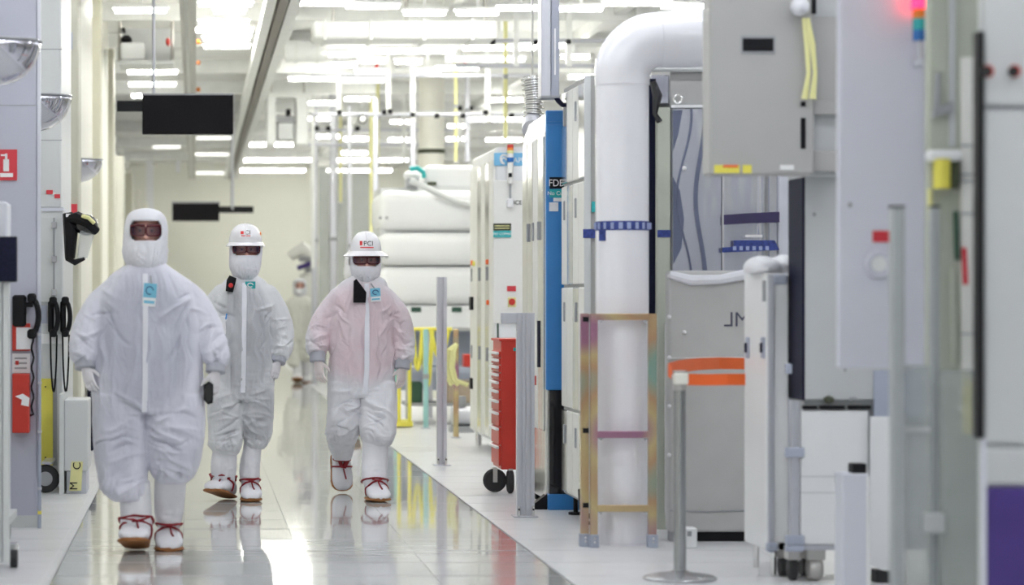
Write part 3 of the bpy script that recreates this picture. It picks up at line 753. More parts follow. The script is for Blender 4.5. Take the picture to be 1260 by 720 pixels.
piece('switch_box', MB().box(XA-.025, XA, Y+1.45, Y+1.6, 1.24, 1.36, .005), 'black', t)
piece('switch_box', MB().box(XA-.02, XA, Y+1.5, Y+1.62, .52, .62, .005), 'black', t)
for k in (.1, D-.1): piece('foot', MB().cyl((XA+.07, Y+k, 0), (XA+.07, Y+k, .13), .03, n=10), 'stainless', t)
for k in (.1, D-.1): piece('foot', MB().cyl((XA+1.2, Y+k, 0), (XA+1.2, Y+k, .13), .03, n=10), 'stainless', t)
bn = piece('banner', MB().pb(608, 660, 188, 204, Y-.012, .012, .004), 'blue_light', t)
b = MB(); c0 = P(620, 196, Y-.014)
b.tube([c0+Vector((.042*math.cos(a)*(1-.05*i), 0, .036*math.sin(a))) for i, a in enumerate([k*.5 for k in range(11)])], .011, 6)
b.tube([c0+Vector((.02*math.cos(a), 0, .018*math.sin(a)-.008)) for a in [k*.6 for k in range(8)]], .008, 6)
piece('swirl_mark', b, 'white', bn)
text('APP', .062, P(639, 197.5, Y-.014), 'white', bn, wide=1.0)
sg = piece('notice_sign', MB().pb(607, 629, 275, 283.5, Y-.030, .01), 'olive_black', t)
for q in (277.5, 280.5): piece('print_line', MB().pb(609, 627, q, q+1, Y-.032, .003), 'yellow_pale', sg)
sg = piece('notice_sign', MB().pb(607, 629, 284, 292, Y-.030, .01), 'teal', t)
text('NO COPPER', .028, P(618, 288, Y-.032), 'white', sg)
piece('red_label', MB().pb(624, 635, 352, 358.5, Y-.026, .006), 'red_sign', t)
em = piece('stop_plate', MB().pb(625, 635, 366, 378, Y-.03, .01, .003), 'yellow_pale', t)
piece('stop_button', MB().cyl(P(630, 371.5, Y-.03), P(630, 371.5, Y-.055), .028, n=16), 'red', em)
st = piece('signal_tower', MB().cyl(P(628, 200, Y-.04), P(628, 226, Y-.04), .026, n=14), 'panel_warm', t, smooth=True)
for (a, b_, m) in ((178, 182, 'red'), (182, 185, 'orange_lens'), (185, 189, 'yellow_pale'), (189, 194, 'white'), (194, 199, 'blue_lens')):
    piece('lamp_segment', MB().cyl(P(628, a, Y-.04), P(628, b_, Y-.04), .027, n=14), m, st)
piece('stem', MB().cyl(P(628, 226, Y-.04), P(628, 246, Y-.04), .008, n=8), 'grey_mid', st)
piece('stem_mount', MB().pb(624, 632, 244, 256, Y-.06, .06, .01), 'panel_white', st)
piece('cover_window', MB().pb(626, 630, 213, 218, Y-.075, .02), 'black', st)
text('ICE', .05, P(637, 249.5, Y-.024), 'black', t)

# ------------------------------------------------------------------ red tool cart
Y = 16.8; x0 = 2.1; D = .46
t = thing('tool_cart', 'red rolling tool cart with many drawers behind the twin aluminium post', 'tool cart', (x0+.17, Y+.2, 0))
zt, zb = Z(418, Y), Z(578, Y); x1 = X(668, Y)
piece('body', MB().box(x0+.01, x1, Y, Y+D, zb, zt, .006), 'red', t)
hts = [.05, .05, .055, .055, .065, .07, .085, .11, .13, .15]; z = zt-.08; sc = (z-zb-.02)/sum(hts)
for hh in hts:
    z1 = z-hh*sc
    dw = piece('drawer', MB().box(x0-.005, x0+.012, Y+.02, Y+D-.02, z1+.005, z-.003, .003), 'red', t)
    piece('handle', MB().box(x0-.025, x0-.004, Y+.015, Y+D-.015, z-.024, z-.006, .003), 'white', dw)
    z = z1
piece('side_hook', MB().pb(632, 638, 428, 432, Y-.02, .02), 'teal', t)
piece('top_rim', MB().box(x0-.004, x1+.004, Y-.004, Y+D+.004, zt-.012, zt+.006, .003), 'red', t)
for (xx, yy, ax) in ((x0-.02, Y+.12, 'y'), (x0+.075, Y+.03, 'x'), (x1-.04, Y+.06, 'x'), (x1-.04, Y+.38, 'x')):
    w = piece('caster', MB().lathe((xx, yy, .082), [(.04, -.018), (.07, -.02), (.082, -.01), (.082, .01), (.07, .02), (.04, .018)], 22, ax), 'rubber', t, smooth=True)
    piece('caster_fork', MB().box(xx-.03, xx+.045, yy-.025, yy+.05, .165, zb+.002, .004).box(xx-.015, xx+.015, yy-.032, yy-.024, .07, .17).box(xx-.015, xx+.015, yy+.024, yy+.032, .07, .17), 'rail_steel', w)

# ------------------------------------------------------------------ blue cabinet
XA = 2.23; Y = 15.5; D = 1.05
t = thing('blue_cabinet', 'tall cabinet with a bright blue front and polished steel side', 'cabinet', (XA+.35, Y+.5, 0))
zt = Z(136, Y)
piece('side_body', MB().box(XA, XA+.7, Y+.02, Y+D, .06, zt-.12, .01), 'stainless', t)
b = MB()
b.rings([[Vector((XA, Y+.02, zt-.13)), Vector((XA+.7, Y+.02, zt-.13)), Vector((XA+.7, Y+.02, zt)), Vector((XA+.03, Y+.02, zt))], [Vector((XA, Y+D, zt-.13)), Vector((XA+.7, Y+D, zt-.13)), Vector((XA+.7, Y+D, zt-.02)), Vector((XA+.03, Y+D, zt-.02))]])
piece('top_cap', b, 'stainless', t)
piece('front_panel', MB().box(XA, XA+.72, Y-.02, Y+.025, Z(480, Y), zt, .006), 'blue', t)
for k in (148, 152): piece('front_ridge', MB().pb(672, 720, k, k+1.6, Y-.028, .01), 'blue', t)
piece('lower_panel', MB().box(XA+.02, XA+.7, Y-.01, Y+.02, .1, Z(480, Y), .004), 'black_gloss', t)
piece('blue_foot', MB().box(XA+.01, XA+.3, Y-.03, Y+.1, 0, .10, .006), 'blue', t)
piece('foot_wedge', MB().rings([[Vector((XA-.12, Y+.01, 0)), Vector((XA+.01, Y+.01, 0)), Vector((XA+.01, Y+.01, .1))], [Vector((XA-.12, Y+.1, 0)), Vector((XA+.01, Y+.1, 0)), Vector((XA+.01, Y+.1, .1))]]), 'black', t)
for i in range(4):
    y0 = Y+.05+i*.25; piece('side_panel', MB().box(XA-.012, XA+.004, y0, y0+.22, .5, zt-.16, .005), 'stainless' if i != 1 else 'panel_warm', t)
for k in (.2, .45, .7): piece('side_handle', MB().box(XA-.025, XA-.01, Y+k, Y+k+.03, 1.72, 1.84, .004), 'grey_mid', t)
piece('side_window', MB().box(XA-.02, XA-.008, Y+.2, Y+.26, .9, 1.2).box(XA-.02, XA-.008, Y+.5, Y+.56, .9, 1.22), 'navy', t)
piece('red_light', MB().box(XA-.02, XA-.005, Y+.35, Y+.4, .78, .84), 'red', t)
sg = piece('name_plate', MB().pb(676.5, 696, 218, 232, Y-.028, .01), 'black', t); text('FDB', .062, P(684.5, 225.5, Y-.03), 'white', sg, wide=.9)
sg = piece('teal_plate', MB().pb(676.5, 696, 233, 243, Y-.028, .01), 'teal', t); text('No Cu', .035, P(683, 238, Y-.03), 'white', sg)
piece('white_label', MB().pb(676, 687, 249, 260, Y-.026, .008), 'paper', t)
piece('pink_label', MB().pb(681, 692, 243.5, 248, Y-.026, .008), 'white', t)
piece('rear_foot', MB().box(XA+.05, XA+.65, Y+.8, Y+1.0, 0, .07), 'black', t)
# corrugated exhaust duct behind it
t = thing('corrugated_duct', 'shiny corrugated metal duct rising behind the blue cabinet', 'duct', P(655, 150, 16.8))
n = 40; pts = [P(655+2*math.sin(i*.1), 152-i*1.5, 16.95) for i in range(n)]
piece('bellows', MB().tube(pts, [.075 if i % 4 < 2 else .055 for i in range(n)], 16), 'stainless', t, smooth=True)
piece('drop_rod', MB().cyl(P(655, 100, 16.95), Vector((X(655, 16.95), 16.95, CEIL+.25)), .008, n=6), 'rail_steel', t)
piece('collar', MB().tube([P(655, 160, 16.66), P(655, 156, 16.75), P(655, 151, 16.95)], .07, 16), 'aluminium', t)
# ceiling drop column with display cable
t = thing('drop_column', 'blue-grey service column hanging from the ceiling above the blue cabinet', 'column', P(676, 120, 15.2))
piece('light_face', MB().box(X(666, 15.2), X(678, 15.2), 15.2, 15.35, Z(119, 15.2), CEIL+.25, .004), 'aluminium', t)
piece('dark_face', MB().box(X(678, 15.2), X(688, 15.2), 15.19, 15.36, Z(119, 15.2), CEIL+.25, .004), 'aluminium_blue', t)
piece('socket_strip', MB().pb(682, 684, 35, 92, 15.18, .02), 'paper', t)
piece('cable', MB().tube([P(684, 119, 15.25), P(687, 124, 15.2), P(692, 129, 15.18), P(699, 131, 15.2)], .016, 8), 'navy', t, smooth=True)
piece('end_cap', MB().box(X(665.5, 15.2), X(688.5, 15.2), 15.18, 15.37, Z(120.5, 15.2), Z(118, 15.2)), 'grey_mid', t)

# ------------------------------------------------------------------ steel sided cabinet behind the pipe
XA = 2.305; Y = 14.4; D = .92
t = thing('steel_cabinet', 'tall white and steel cabinet between the blue cabinet and the white pipe', 'cabinet', (XA+.3, Y+.4, 0))
zt = Z(92, Y)
piece('body', MB().box(XA+.012, X(790, Y), Y, Y+D, .12, zt, .008), 'panel_taupe', t)
for i in range(4):
    y0 = Y+.02+i*.225
    for (a, b_) in ((.14, .66), (.67, 1.42), (1.43, 2.05), (2.06, zt-.03)):
        pn = piece('side_panel', MB().box(XA-.004, XA+.014, y0, y0+.215, a, b_-.01, .005), 'panel_warm' if (i+int(a*3)) % 3 else 'stainless', t)
        if i in (1, 3): piece('slot_handle', MB().box(XA-.012, XA-.002, y0+.06, y0+.10, b_-.22, b_-.1, .004), 'grey_mid', pn)
for k in (.1, .75):
    piece('foot', MB().cyl((XA+.06, Y+k, 0), (XA+.06, Y+k, .13), .014, n=8).cyl((XA+.06, Y+k, 0), (XA+.06, Y+k, .015), .045, n=12), 'black', t)
    piece('foot', MB().cyl((X(785, Y), Y+k, 0), (X(785, Y), Y+k, .13), .014, n=8).cyl((X(785, Y), Y+k, 0), (X(785, Y), Y+k, .015), .045, n=12), 'black', t)
piece('front_post', MB().pb(719, 727, 93, 640, Y-.012, .012), 'panel_grey', t)
piece('tape', MB().pb(717.5, 734, 282, 293, Y-.016, .004), 'tape_blue', t)
piece('teal_tag', MB().pb(728, 733, 248, 261, Y-.015, .004), 'teal', t)
piece('side_cable', MB().tube([(XA-.01, Y+.15, .2), (XA-.02, Y+.05, .1), (XA+.05, Y-.08, .03), (XA+.12, Y-.12, .02)], .012, 6), 'rubber', t, smooth=True)

# ------------------------------------------------------------------ big white pipe
Y = 13.35; pc = X(765.5, Y); R = .1445; zc = Z(49, Y)
t = thing('white_pipe', 'large glossy white pipe rising from the floor and bending right at the top', 'pipe', (pc, Y, 0))
piece('riser', MB().cyl((pc, Y, 0.0), (pc, Y, zc-.2), R, n=40), 'pvc', t, smooth=True)
bend = [(pc, Y, zc-.25)]+[(pc+.2-.2*math.cos(a), Y, zc-.2+.2*math.sin(a)) for a in [math.pi/2*i/18 for i in range(0, 19)]]
piece('elbow', MB().tube(bend, [R+.004+.006*math.sin(math.pi*i/len(bend)) for i in range(len(bend))], 40), 'pvc_wrap', t, smooth=True)
run = [(pc+.195+i*.06, Y+.002*i*i, zc+.003*i) for i in range(7)]
piece('wrapped_run', MB().tube(run, [R+.014-.006*abs(i-3)/3 for i in range(7)], 40), 'pvc_wrap', t, smooth=True)
piece('horizontal_run', MB().cyl((pc+.53, Y+.06, zc), (pc+1.6, Y+.5, zc-.02), R-.012, n=40), 'pvc', t, smooth=True)
piece('joint_ring', MB().lathe((pc+.56, Y+.07, zc), [(R-.02, -.02), (R+.018, -.02), (R+.018, .02), (R-.02, .02)], 40, 'x'), 'pvc_wrap', t, smooth=True)
tb = piece('tape_band', MB().lathe((pc, Y, Z(284, Y)), [(R+.001, 0), (R+.0025, 0), (R+.0025, .05), (R+.001, .05)], 40), 'tape_blue', t)
for i in range(10):
    a = math.pi+.15+i*.3; q = Vector((pc+math.cos(a)*(R+.003), Y+math.sin(a)*(R+.003), Z(278.5, Y)))
    piece('tape_print', MB().box(q.x-.011, q.x+.011, q.y-.002, q.y+.004, q.z-.018, q.z+.018), 'tape_white', tb)
piece('tape_tail', MB().box(pc-R*.985, pc-R*.66, Y-R*.68, Y-R*.62, Z(297, Y), Z(284, Y)), 'tape_blue', t)
piece('base_collar', MB().cyl((pc, Y, 0), (pc, Y, .012), R+.004, n=40), 'pvc', t)
# zinc angle frame in front of the pipe
Y = 13.14
t = thing('zinc_frame', 'iridescent zinc-plated angle frame standing around the white pipe', 'frame', (X(763, Y), Y, 0))
zt = Z(386, Y)
for (a, b_, dy) in ((717, 726.5, .05), (727, 735.5, 0), (798.5, 808, 0)):
    u0, u1 = X(a, Y), X(b_, Y); q = u1-u0
    pr = [(u0, 0), (u1, 0), (u1, q), (u1-q*.18, q), (u1-q*.18, q*.18), (u0+q*.18, q*.18), (u0+q*.18, q), (u0, q)]
    po = piece('upright', MB().rings([[Vector((p, Y+dy+d, .008)) for p, d in pr], [Vector((p, Y+dy+d, zt)) for p, d in pr]]), 'zinc', t)
    piece('foot_bracket', MB().box(u0-.006, u1+.006, Y+dy-.012, Y+dy+.05, 0, .07, .003), 'grey_blue', po)
    for k in (.03, .05): piece('bolt', MB().cyl((u0+q*.5, Y+dy-.012, k), (u0+q*.5, Y+dy-.018, k), .006, n=8), 'stainless', po)
    if a < 720:
        for k in (393, 530, 622): piece('clip', MB().pb(a+.5, b_-2, k-3, k+3, Y+dy-.01, .012), 'black', po)
for k in (386, 531, 622):
    rg = piece('rung', MB().pb(735.5, 798.5, k, k+8, Y+.004, .04, .002), 'zinc', t)
    for e in (738, 793): piece('gusset', MB().prism([(X(e-2, Y), Z(k+8, Y)), (X(e+5, Y), Z(k+8, Y)), (X(e+2 if e < 760 else e+1, Y), Z(k+12, Y))], Y+.006, Y+.02), 'stainless', rg)
for (a) in (731, 803): piece('depth_rail', MB().box(X(a, Y)-.012, X(a, Y)+.012, Y+.03, Y+.36, zt-.04, zt-.005), 'zinc', t)

# ------------------------------------------------------------------ film-wrapped machine at the right rear
Y = 14.2
t = thing('wrapped_machine', 'tall machine with shiny film-wrapped panels right of the white pipe', 'machine', (X(890, Y), Y+.4, 0))
piece('core', MB().box(X(826, Y), X(1010, Y), Y+.03, Y+.6, .12, Z(60, Y)), 'panel_taupe', t)
piece('corner_post', MB().pb(809, 825, 132, 668, Y-.03, .07, .004), 'machine_green', t)
piece('dark_gap', MB().box(X(799, Y), X(809, Y), Y+.05, Y+.12, .02, Z(96, Y)), 'navy', t)
fp = piece('film_panel', MB().pb(827, 888, 133, 660, Y-.012, .03, .004), 'film', t)
piece('panel_edge', MB().pb(826, 890, 129, 132.5, Y-.03, .06), 'panel_white', t)
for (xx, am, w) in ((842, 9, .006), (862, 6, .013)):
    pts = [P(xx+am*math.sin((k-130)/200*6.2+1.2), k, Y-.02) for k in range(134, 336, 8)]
    piece('film_reflection', MB().tube(pts, [(.004, w)]*len(pts), 6), 'reflection_dark', fp, smooth=True)  # wavy dark reflections in the film, modelled as flat tubes
piece('fold_reflection', MB().prism([(X(827.5, Y), Z(136, Y)), (X(839, Y), Z(136, Y)), (X(834, Y), Z(165, Y)), (X(828, Y), Z(185, Y))], Y-.016, Y-.010), 'reflection_dark', fp)  # dark reflections on the folded film, built as flat pieces
piece('fold_reflection', MB().prism([(X(827.5, Y), Z(218, Y)), (X(836, Y), Z(235, Y)), (X(841, Y), Z(270, Y)), (X(838, Y), Z(305, Y)), (X(828, Y), Z(325, Y))], Y-.016, Y-.010), 'reflection_dark', fp)
piece('knob', MB().ball(P(842, 207, Y-.02), .014, 10), 'white', t)
piece('right_panel', MB().pb(889, 958, 190, 660, Y-.02, .04, .01), 'film', t)
piece('film_column', MB().cyl(P(937, 190, Y+.02), P(937, 350, Y+.02), .055, n=20), 'film', t, smooth=True)
piece('right_post', MB().pb(958, 978, 190, 668, Y-.04, .08, .004), 'panel_cool', t)
piece('dark_tape', MB().prism([(X(888, Y), Z(265, Y)), (X(915, Y), Z(263, Y)), (X(956, Y), Z(261, Y)), (X(956, Y), Z(274, Y)), (X(920, Y), Z(275, Y)), (X(888, Y), Z(277, Y))], Y-.062, Y-.055), 'tape_dark', t)
bt = piece('blue_tape', MB().prism([(X(886, Y), Z(305, Y)), (X(900, Y), Z(304, Y)), (X(900, Y), Z(296, Y)), (X(950, Y), Z(296, Y)), (X(956, Y), Z(308, Y)), (X(886, Y), Z(311, Y))], Y-.062, Y-.055), 'tape_blue', t)
for k in range(6): piece('tape_print', MB().pb(902+k*8, 906+k*8, 303, 308, Y-.064, .004), 'tape_white', bt)
piece('white_strip', MB().pb(917, 938, 289, 292, Y-.062, .006), 'white', t)
piece('post_tape', MB().pb(809, 825, 283, 292, Y-.034, .004), 'tape_blue', t)
piece('upper_unit', MB().pb(800, 880, 92, 129, Y+.06, .5, .01), 'film', t)
piece('upper_tape', MB().pb(852, 880, 94, 106, Y+.05, .01), 'tape_blue', t)
piece('top_rail', MB().cyl(P(799, 84, Y), P(930, 84, Y), .022, n=10), 'panel_grey', t)
piece('eye_bolt', MB().tube([P(834+5*math.cos(a), 122+5*math.sin(a), Y) for a in [k*math.pi/6 for k in range(12)]], .007, 6, True), 'stainless', t, smooth=True)
piece('dark_lever', MB().tube([P(803, 100, Y-.02), P(809, 118, Y-.02), P(806, 140, Y-.02), P(812, 150, Y-.02)], [.02, .03, .016, .02], 8), 'black_gloss', t, smooth=True)
for k in (812, 990): piece('foot', MB().box(X(k, Y), X(k, Y)+.06, Y+.05, Y+.11, 0, .13), 'black', t)
piece('side_pipe', MB().cyl((X(817, Y), Y-.045, .1), (X(817, Y), Y-.045, 1.2), .009, n=8), 'stainless', t)

# ------------------------------------------------------------------ fabric wrapped crate
Y = 13.45
t = thing('wrapped_crate', 'large crate wrapped in grey fabric, lettered, behind the orange belt', 'crate', (X(880, Y), Y+.3, 0))
b = MB(); n = 10
x0, x1, z0, z1 = X(823, Y), X(965, Y), Z(655, Y), Z(333, Y)
b.box(x0, x1, Y, Y+.12, z0, z1, .02, 3)
piece('fabric_cover', b, 'fabric_wrap', t, smooth=True)
piece('hem_fold', MB().tube([P(824, 338, Y-.005), P(850, 345, Y-.012), P(885, 344, Y-.012), P(917, 338, Y-.012), P(960, 337, Y-.005)], [.022, .03, .026, .03, .025], 8), 'plastic_bag', t, smooth=True)
piece('black_base', MB().box(X(858, Y), X(960, Y), Y+.03, Y+.11, 0, z0+.002), 'black', t)
piece('left_foot', MB().box(X(826, Y), X(842, Y), Y+.03, Y+.11, 0, z0+.002), 'grey_mid', t)
piece('seam', MB().tube([P(824, 628, Y-.004), P(870, 630, Y-.006), P(917, 628, Y-.004)], .005, 6), 'grey_mid', t)
piece('seam', MB().tube([P(824, 441, Y-.004), P(870, 440, Y-.005), P(917, 440, Y-.004)], .003, 6), 'panel_white', t)
piece('screw', MB().ball(P(842, 409, Y-.003), .012, 10), 'white', t)
for k in (340, 390, 440, 500, 560): piece('tie', MB().ball(P(823.5, k, Y-.002), .012, 8), 'panel_white', t)
text('ML', .115, P(907, 394, Y-.002), 'print_dark', t, mirror=True, wide=1.0)
t = thing('junction_box', 'small white junction box on the floor beside the wrapped crate', 'box', P(850, 671, 13.1))
piece('body', MB().box(X(842, 13.1), X(858, 13.1), 13.1, 13.2, 0, Z(650, 13.1), .005), 'panel_white', t)
piece('socket', MB().pb(846, 851, 654, 660, 13.09, .02), 'grey_mid', t)

# ------------------------------------------------------------------ stanchion with orange belts
Y = YF(713); xs = X(836.5, Y)
t = thing('stanchion', 'steel crowd barrier post with round base and orange belts', 'stanchion', (xs, Y, 0))
piece('base', MB().lathe((xs, Y, 0), [(.01, 0), (.172, 0), (.175, .008), (.16, .018), (.05, .035), (.03, .045), (.01, .045)], 36), 'stainless_soft', t, smooth=True)
piece('post', MB().cyl((xs, Y, .04), (xs, Y, Z(480, Y)), .029, n=24), 'stainless_soft', t, smooth=True)
hd = piece('belt_head', MB().cyl((xs, Y, Z(480, Y)), (xs, Y, Z(456, Y)), .034, n=24), 'rail_steel', t, smooth=True)
piece('belt_clip', MB().box(xs-.034, xs+.034, Y-.045, Y, Z(473, Y), Z(459, Y), .006), 'pilaster_light', hd)
def ribbon(pts, w, m, name, parent):
    b = MB(); th = .002
    rr = []
    for p in pts:
        p = Vector(p); rr.append([p+Vector((0, -th, w/2)), p+Vector((0, th, w/2)), p+Vector((0, th, -w/2)), p+Vector((0, -th, -w/2))])
    b.rings(rr); return piece(name, b, m, parent)
ribbon([P(845, 467, Y), P(870, 467.5, Y+.02), P(895, 467, Y+.03), P(917, 467, Y+.06)], .055, 'orange', 'belt', t)
ribbon([P(826, 459, Y), P(822, 455, Y+.06), P(835, 451, Y+.3), P(860, 448, Y+.8), P(885, 447, Y+1.2), P(920, 447.5, Y+1.45)], .062, 'orange', 'belt', t)

# ------------------------------------------------------------------ wheeled white cabinet
Y = 11.75; XA = X(945, Y); D = .48
t = thing('wheeled_cabinet', 'narrow white wheeled cabinet with two latches right of the orange belt', 'cabinet', (XA+.05, Y+.25, 0))
zt, zb = Z(336, Y), Z(678, Y)
piece('body', MB().box(XA+.012, X(971, Y), Y+.01, Y+D, zb, zt-.005, .006), 'panel_white', t)
dr = piece('side_door', MB().box(XA-.006, XA+.014, Y+.01, Y+D, zb, zt, .004), 'panel_white', t)
for yy in (.06, .39):
    lt = piece('latch', MB().box(XA-.016, XA-.005, Y+yy-.03, Y+yy+.03, Z(441, Y+yy), Z(415, Y+yy), .004), 'grey_blue', dr)
    piece('latch_bolt', MB().box(XA-.024, XA-.014, Y+yy-.015, Y+yy+.015, Z(434, Y+yy), Z(422, Y+yy), .002), 'navy', lt)
piece('top_latch', MB().box(XA-.014, XA-.004, Y+.02, Y+.06, Z(371, Y), Z(345, Y)), 'grey_mid', t)
piece('edge_profile', MB().pb(945.5, 953, 338, 678, Y-.004, .03, .003), 'aluminium', t)
piece('corner_fitting', MB().pb(944, 958, 668, 680, Y-.02, .04, .01), 'grey_blue', t)
piece('top_fitting', MB().pb(952, 970, 338, 350, Y-.01, .03, .01), 'grey_blue', t)
for (xx, yy) in ((XA+.04, Y+.06), (XA+.04, Y+.42)): piece('leg', MB().cyl((xx, yy, 0), (xx, yy, zb+.01), .015, n=10), 'stainless', t)
t = thing('plastic_bundle', 'crumpled white plastic bundle lying on top of the wheeled cabinet', 'plastic wrap', P(945, 337, Y+.2))
b = MB(); random.seed(11)
b.ball(P(937, 334, Y+.22)+Vector((0, 0, .02)), (.085, .16, .055), 20); b.ball(P(960, 332, Y+.22)+Vector((0, 0, .02)), (.055, .16, .05), 20)
for v in b.bm.verts:
    v.co += Vector((1, 1, .6))*(.02*noise.noise(v.co*16)); v.co.z = max(v.co.z, zt+.001)
piece('plastic_wrap', b, 'plastic_bag', t, smooth=True)

# ------------------------------------------------------------------ cool grey tool with dark bar and casters
Y = 11.55
t = thing('grey_tool', 'pale grey tool on casters with a dark vertical bar and hinged lower door', 'machine', (X(1030, Y), Y+.4, 0))
piece('body', MB().box(X(990, Y), X(1250, Y), Y+.02, Y+.29, Z(676, Y), Z(215, Y), .006), 'panel_near', t)
piece('dark_bar', MB().box(X(990, Y)-.012, X(990, Y)+.001, Y-.012, Y+.27, Z(493, Y), Z(218, Y), .004), 'navy', t)
up = piece('upper_panel', MB().pb(990, 1090, 216, 492, Y-.012, .03, .004), 'panel_near', t)
for (k, q) in ((1002, 264), (1040, 455)): piece('screw', MB().ball(P(k, q, Y-.012), .009, 8), 'grey_mid', up)
for (a, b_) in ((988, 1006), (1009, 1040), (1044, 1072)): piece('gasket', MB().pb(a, b_, 499, 503.5, Y-.015, .02), 'black', t)
piece('knob', MB().ball(P(1020, 492, Y-.02), (.026, .02, .018), 12), 'olive_black', t)
piece('knob', MB().ball(P(1050, 491, Y-.02), (.022, .01, .01), 10), 'grey_mid', t)
dr = piece('lower_door', MB().pb(985, 1069, 505, 670, Y-.008, .03, .004), 'panel_white', t)
piece('door_crease', MB().pb(985, 1069, 586, 587, Y-.010, .01).pb(985, 1069, 606, 607, Y-.010, .01), 'panel_near', dr)
hr = piece('hinge_rail', MB().pb(974, 984, 493, 674, Y-.015, .04, .003), 'aluminium', t)
for k in (551, 659, 672): piece('hinge', MB().pb(967, 990, k, k+(12 if k < 670 else 7), Y-.025, .03, .004), 'grey_blue', hr)
piece('hinge', MB().pb(967, 975, 448, 460, Y-.015, .03, .004), 'grey_blue', hr)
piece('bottom_rail', MB().pb(985, 1069, 671, 677, Y-.012, .03), 'aluminium', t)
for (k, m, w) in ((979, 'rubber', .02), (1006, 'rail_steel', .032)):
    cx = X(k, Y); c1 = piece('caster', MB().lathe((cx, Y+.06, .055), [(.02, -w), (.045, -w), (.055, -w*.6), (.055, w*.6), (.045, w), (.02, w)], 22, 'x'), m, t, smooth=True)
    piece('caster_fork', MB().box(cx-w-.012, cx+w+.012, Y+.02, Y+.1, .10, Z(676, Y)+.01, .004), 'rail_steel', c1)
    c2 = piece('caster', MB().cyl((cx-.02, Y+.24, .05), (cx+.02, Y+.24, .05), .05, n=14), 'rubber', t)
    piece('caster_fork', MB().box(cx-.03, cx+.03, Y+.21, Y+.27, .09, Z(676, Y)+.01), 'rail_steel', c2)
b = MB().prism([(X(1068, Y), Z(512, Y)), (X(1100, Y), Z(512, Y)), (X(1095, Y), Z(540, Y)), (X(1093, Y), Z(680, Y)), (X(1100, Y), Z(704, Y)), (X(1092, Y), Z(704, Y)), (X(1068, Y), Z(695, Y))], Y-.05, Y-.03)
piece('folded_panel', b, 'panel_white', t)
piece('panel_foot', MB().box(X(1074, Y), X(1094, Y), Y-.05, Y+.03, 0, .06), 'rubber', t)
piece('cap_plate', MB().pb(1076, 1200, 456, 513, Y-.03, .03), 'grey_blue', t)
# overhead grey module
Y2 = 11.3
t = thing('overhead_module', 'taupe grey overhead module with recessed black handle and yellow ribbon, upper right', 'machine', P(950, 215, Y2))
zb = Z(215, Y2)
piece('body', MB().box(X(873, Y2), X(1002, Y2), Y2, Y2+.16, zb, CEIL-.6, .01), 'panel_taupe', t)
rc = piece('handle_recess', MB().pb(912, 954, 44, 66, Y2-.006, .01, .002), 'grey_mid', t); piece('handle', MB().pb(914, 952, 47, 63, Y2-.010, .01, .003), 'black', rc)
piece('inset_wall', MB().box(X(1002, Y2), X(1050, Y2), Y2+.1, Y2+.5, zb-.0, CEIL-.6), 'panel_near', t)
for (a, b_) in ((124, 141), (185, 211)): piece('ledge', MB().pb(1001, 1040, a, b_, Y2+.06, .2, .005), 'panel_taupe', t)
piece('upper_inset', MB().pb(1001, 1040, 20, 124, Y2+.08, .05), 'panel_taupe', t)
for (a, b_, x_) in ((145, 183, 985.5), (-20, 17, 998.5), (125, 131, 985.5)): piece('slot', MB().pb(x_, x_+6, a, b_, Y2-.004, .01), 'black', t)
for (a, b_, m) in ((879, 910, 'yellow'), (914, 925, 'yellow')): piece('caution_label', MB().pb(a, b_, 203, 213, Y2-.004, .005), m, t)
piece('red_label', MB().pb(890, 908, 203, 206, Y2-.006, .004), 'orange', t)
piece('white_label', MB().pb(960, 977, 203, 209, Y2-.004, .005), 'white', t)
rb = piece('ribbon_roll', MB().ball(P(984, 8, Y2-.04), .045, 14), 'plastic_bag', t, smooth=True)
for dx in (0, 1): piece('ribbon', MB().tube([P(989+dx*5, 22, Y2-.03), P(993+dx*7, 55, Y2-.035), P(995+dx*8, 90, Y2-.03), P(990+dx*10, 122, Y2-.03)], [(.004, .009), (.003, .013), (.003, .010), (.004, .016)], 8), 'yellow_pale', rb, smooth=True)
piece('support_leg', MB().box(X(995, 11.58), X(1040, 11.58), 11.58, 11.75, Z(215, 11.55), zb+.02), 'panel_near', t)
# hanging lavender enclosure with round lock
Y = 9.4
t = thing('lock_enclosure', 'pale lavender enclosure with round knob and red label, right of the taupe module', 'enclosure', P(1085, 453, Y))
zb = Z(453, Y)
piece('door', MB().box(X(1031, Y), X(1140, Y), Y, Y+.03, zb, CEIL-.5, .012, 2), 'panel_lilac', t)
piece('box_body', MB().box(X(1042, Y), X(1200, Y), Y+.03, Y+.12, zb+.02, CEIL-.5, .01), 'panel_lilac', t)
kc = P(1080, 325, Y)
kb = piece('knob', MB().lathe(kc, [(.01, -.02), (.03, -.018), (.042, -.03), (.052, -.028), (.058, -.004), (.058, .002)], 32, 'y'), 'panel_lilac', t, smooth=True)
piece('knob_dish', MB().lathe(kc, [(.005, -.022), (.028, -.024), (.03, -.02)], 24, 'y'), 'panel_white', kb, smooth=True)
piece('red_label', MB().pb(1074, 1096, 284, 298, Y-.004, .005), 'red_sign', t)
piece('screw', MB().ball(P(1046, 252, Y-.002), .009, 10), 'grey_mid', t)
piece('support_column', MB().box(X(1150, Y), X(1195, Y), Y+.04, Y+.11, 0, zb+.03, .01), 'grey_blue', t)
t = thing('signal_tower', 'stack light with glowing red top above orange and blue lenses', 'stack light', P(1131, 60, Y-.06))
ys = Y-.06
piece('stem', MB().cyl(P(1132, 50, ys), P(1134, 78, ys), .008, n=10), 'aluminium', t)
piece('stem_mount', MB().box(X(1130, ys), X(1138, ys), ys-.01, Y+.002, Z(82, ys), Z(72, ys), .004), 'panel_cool', t)
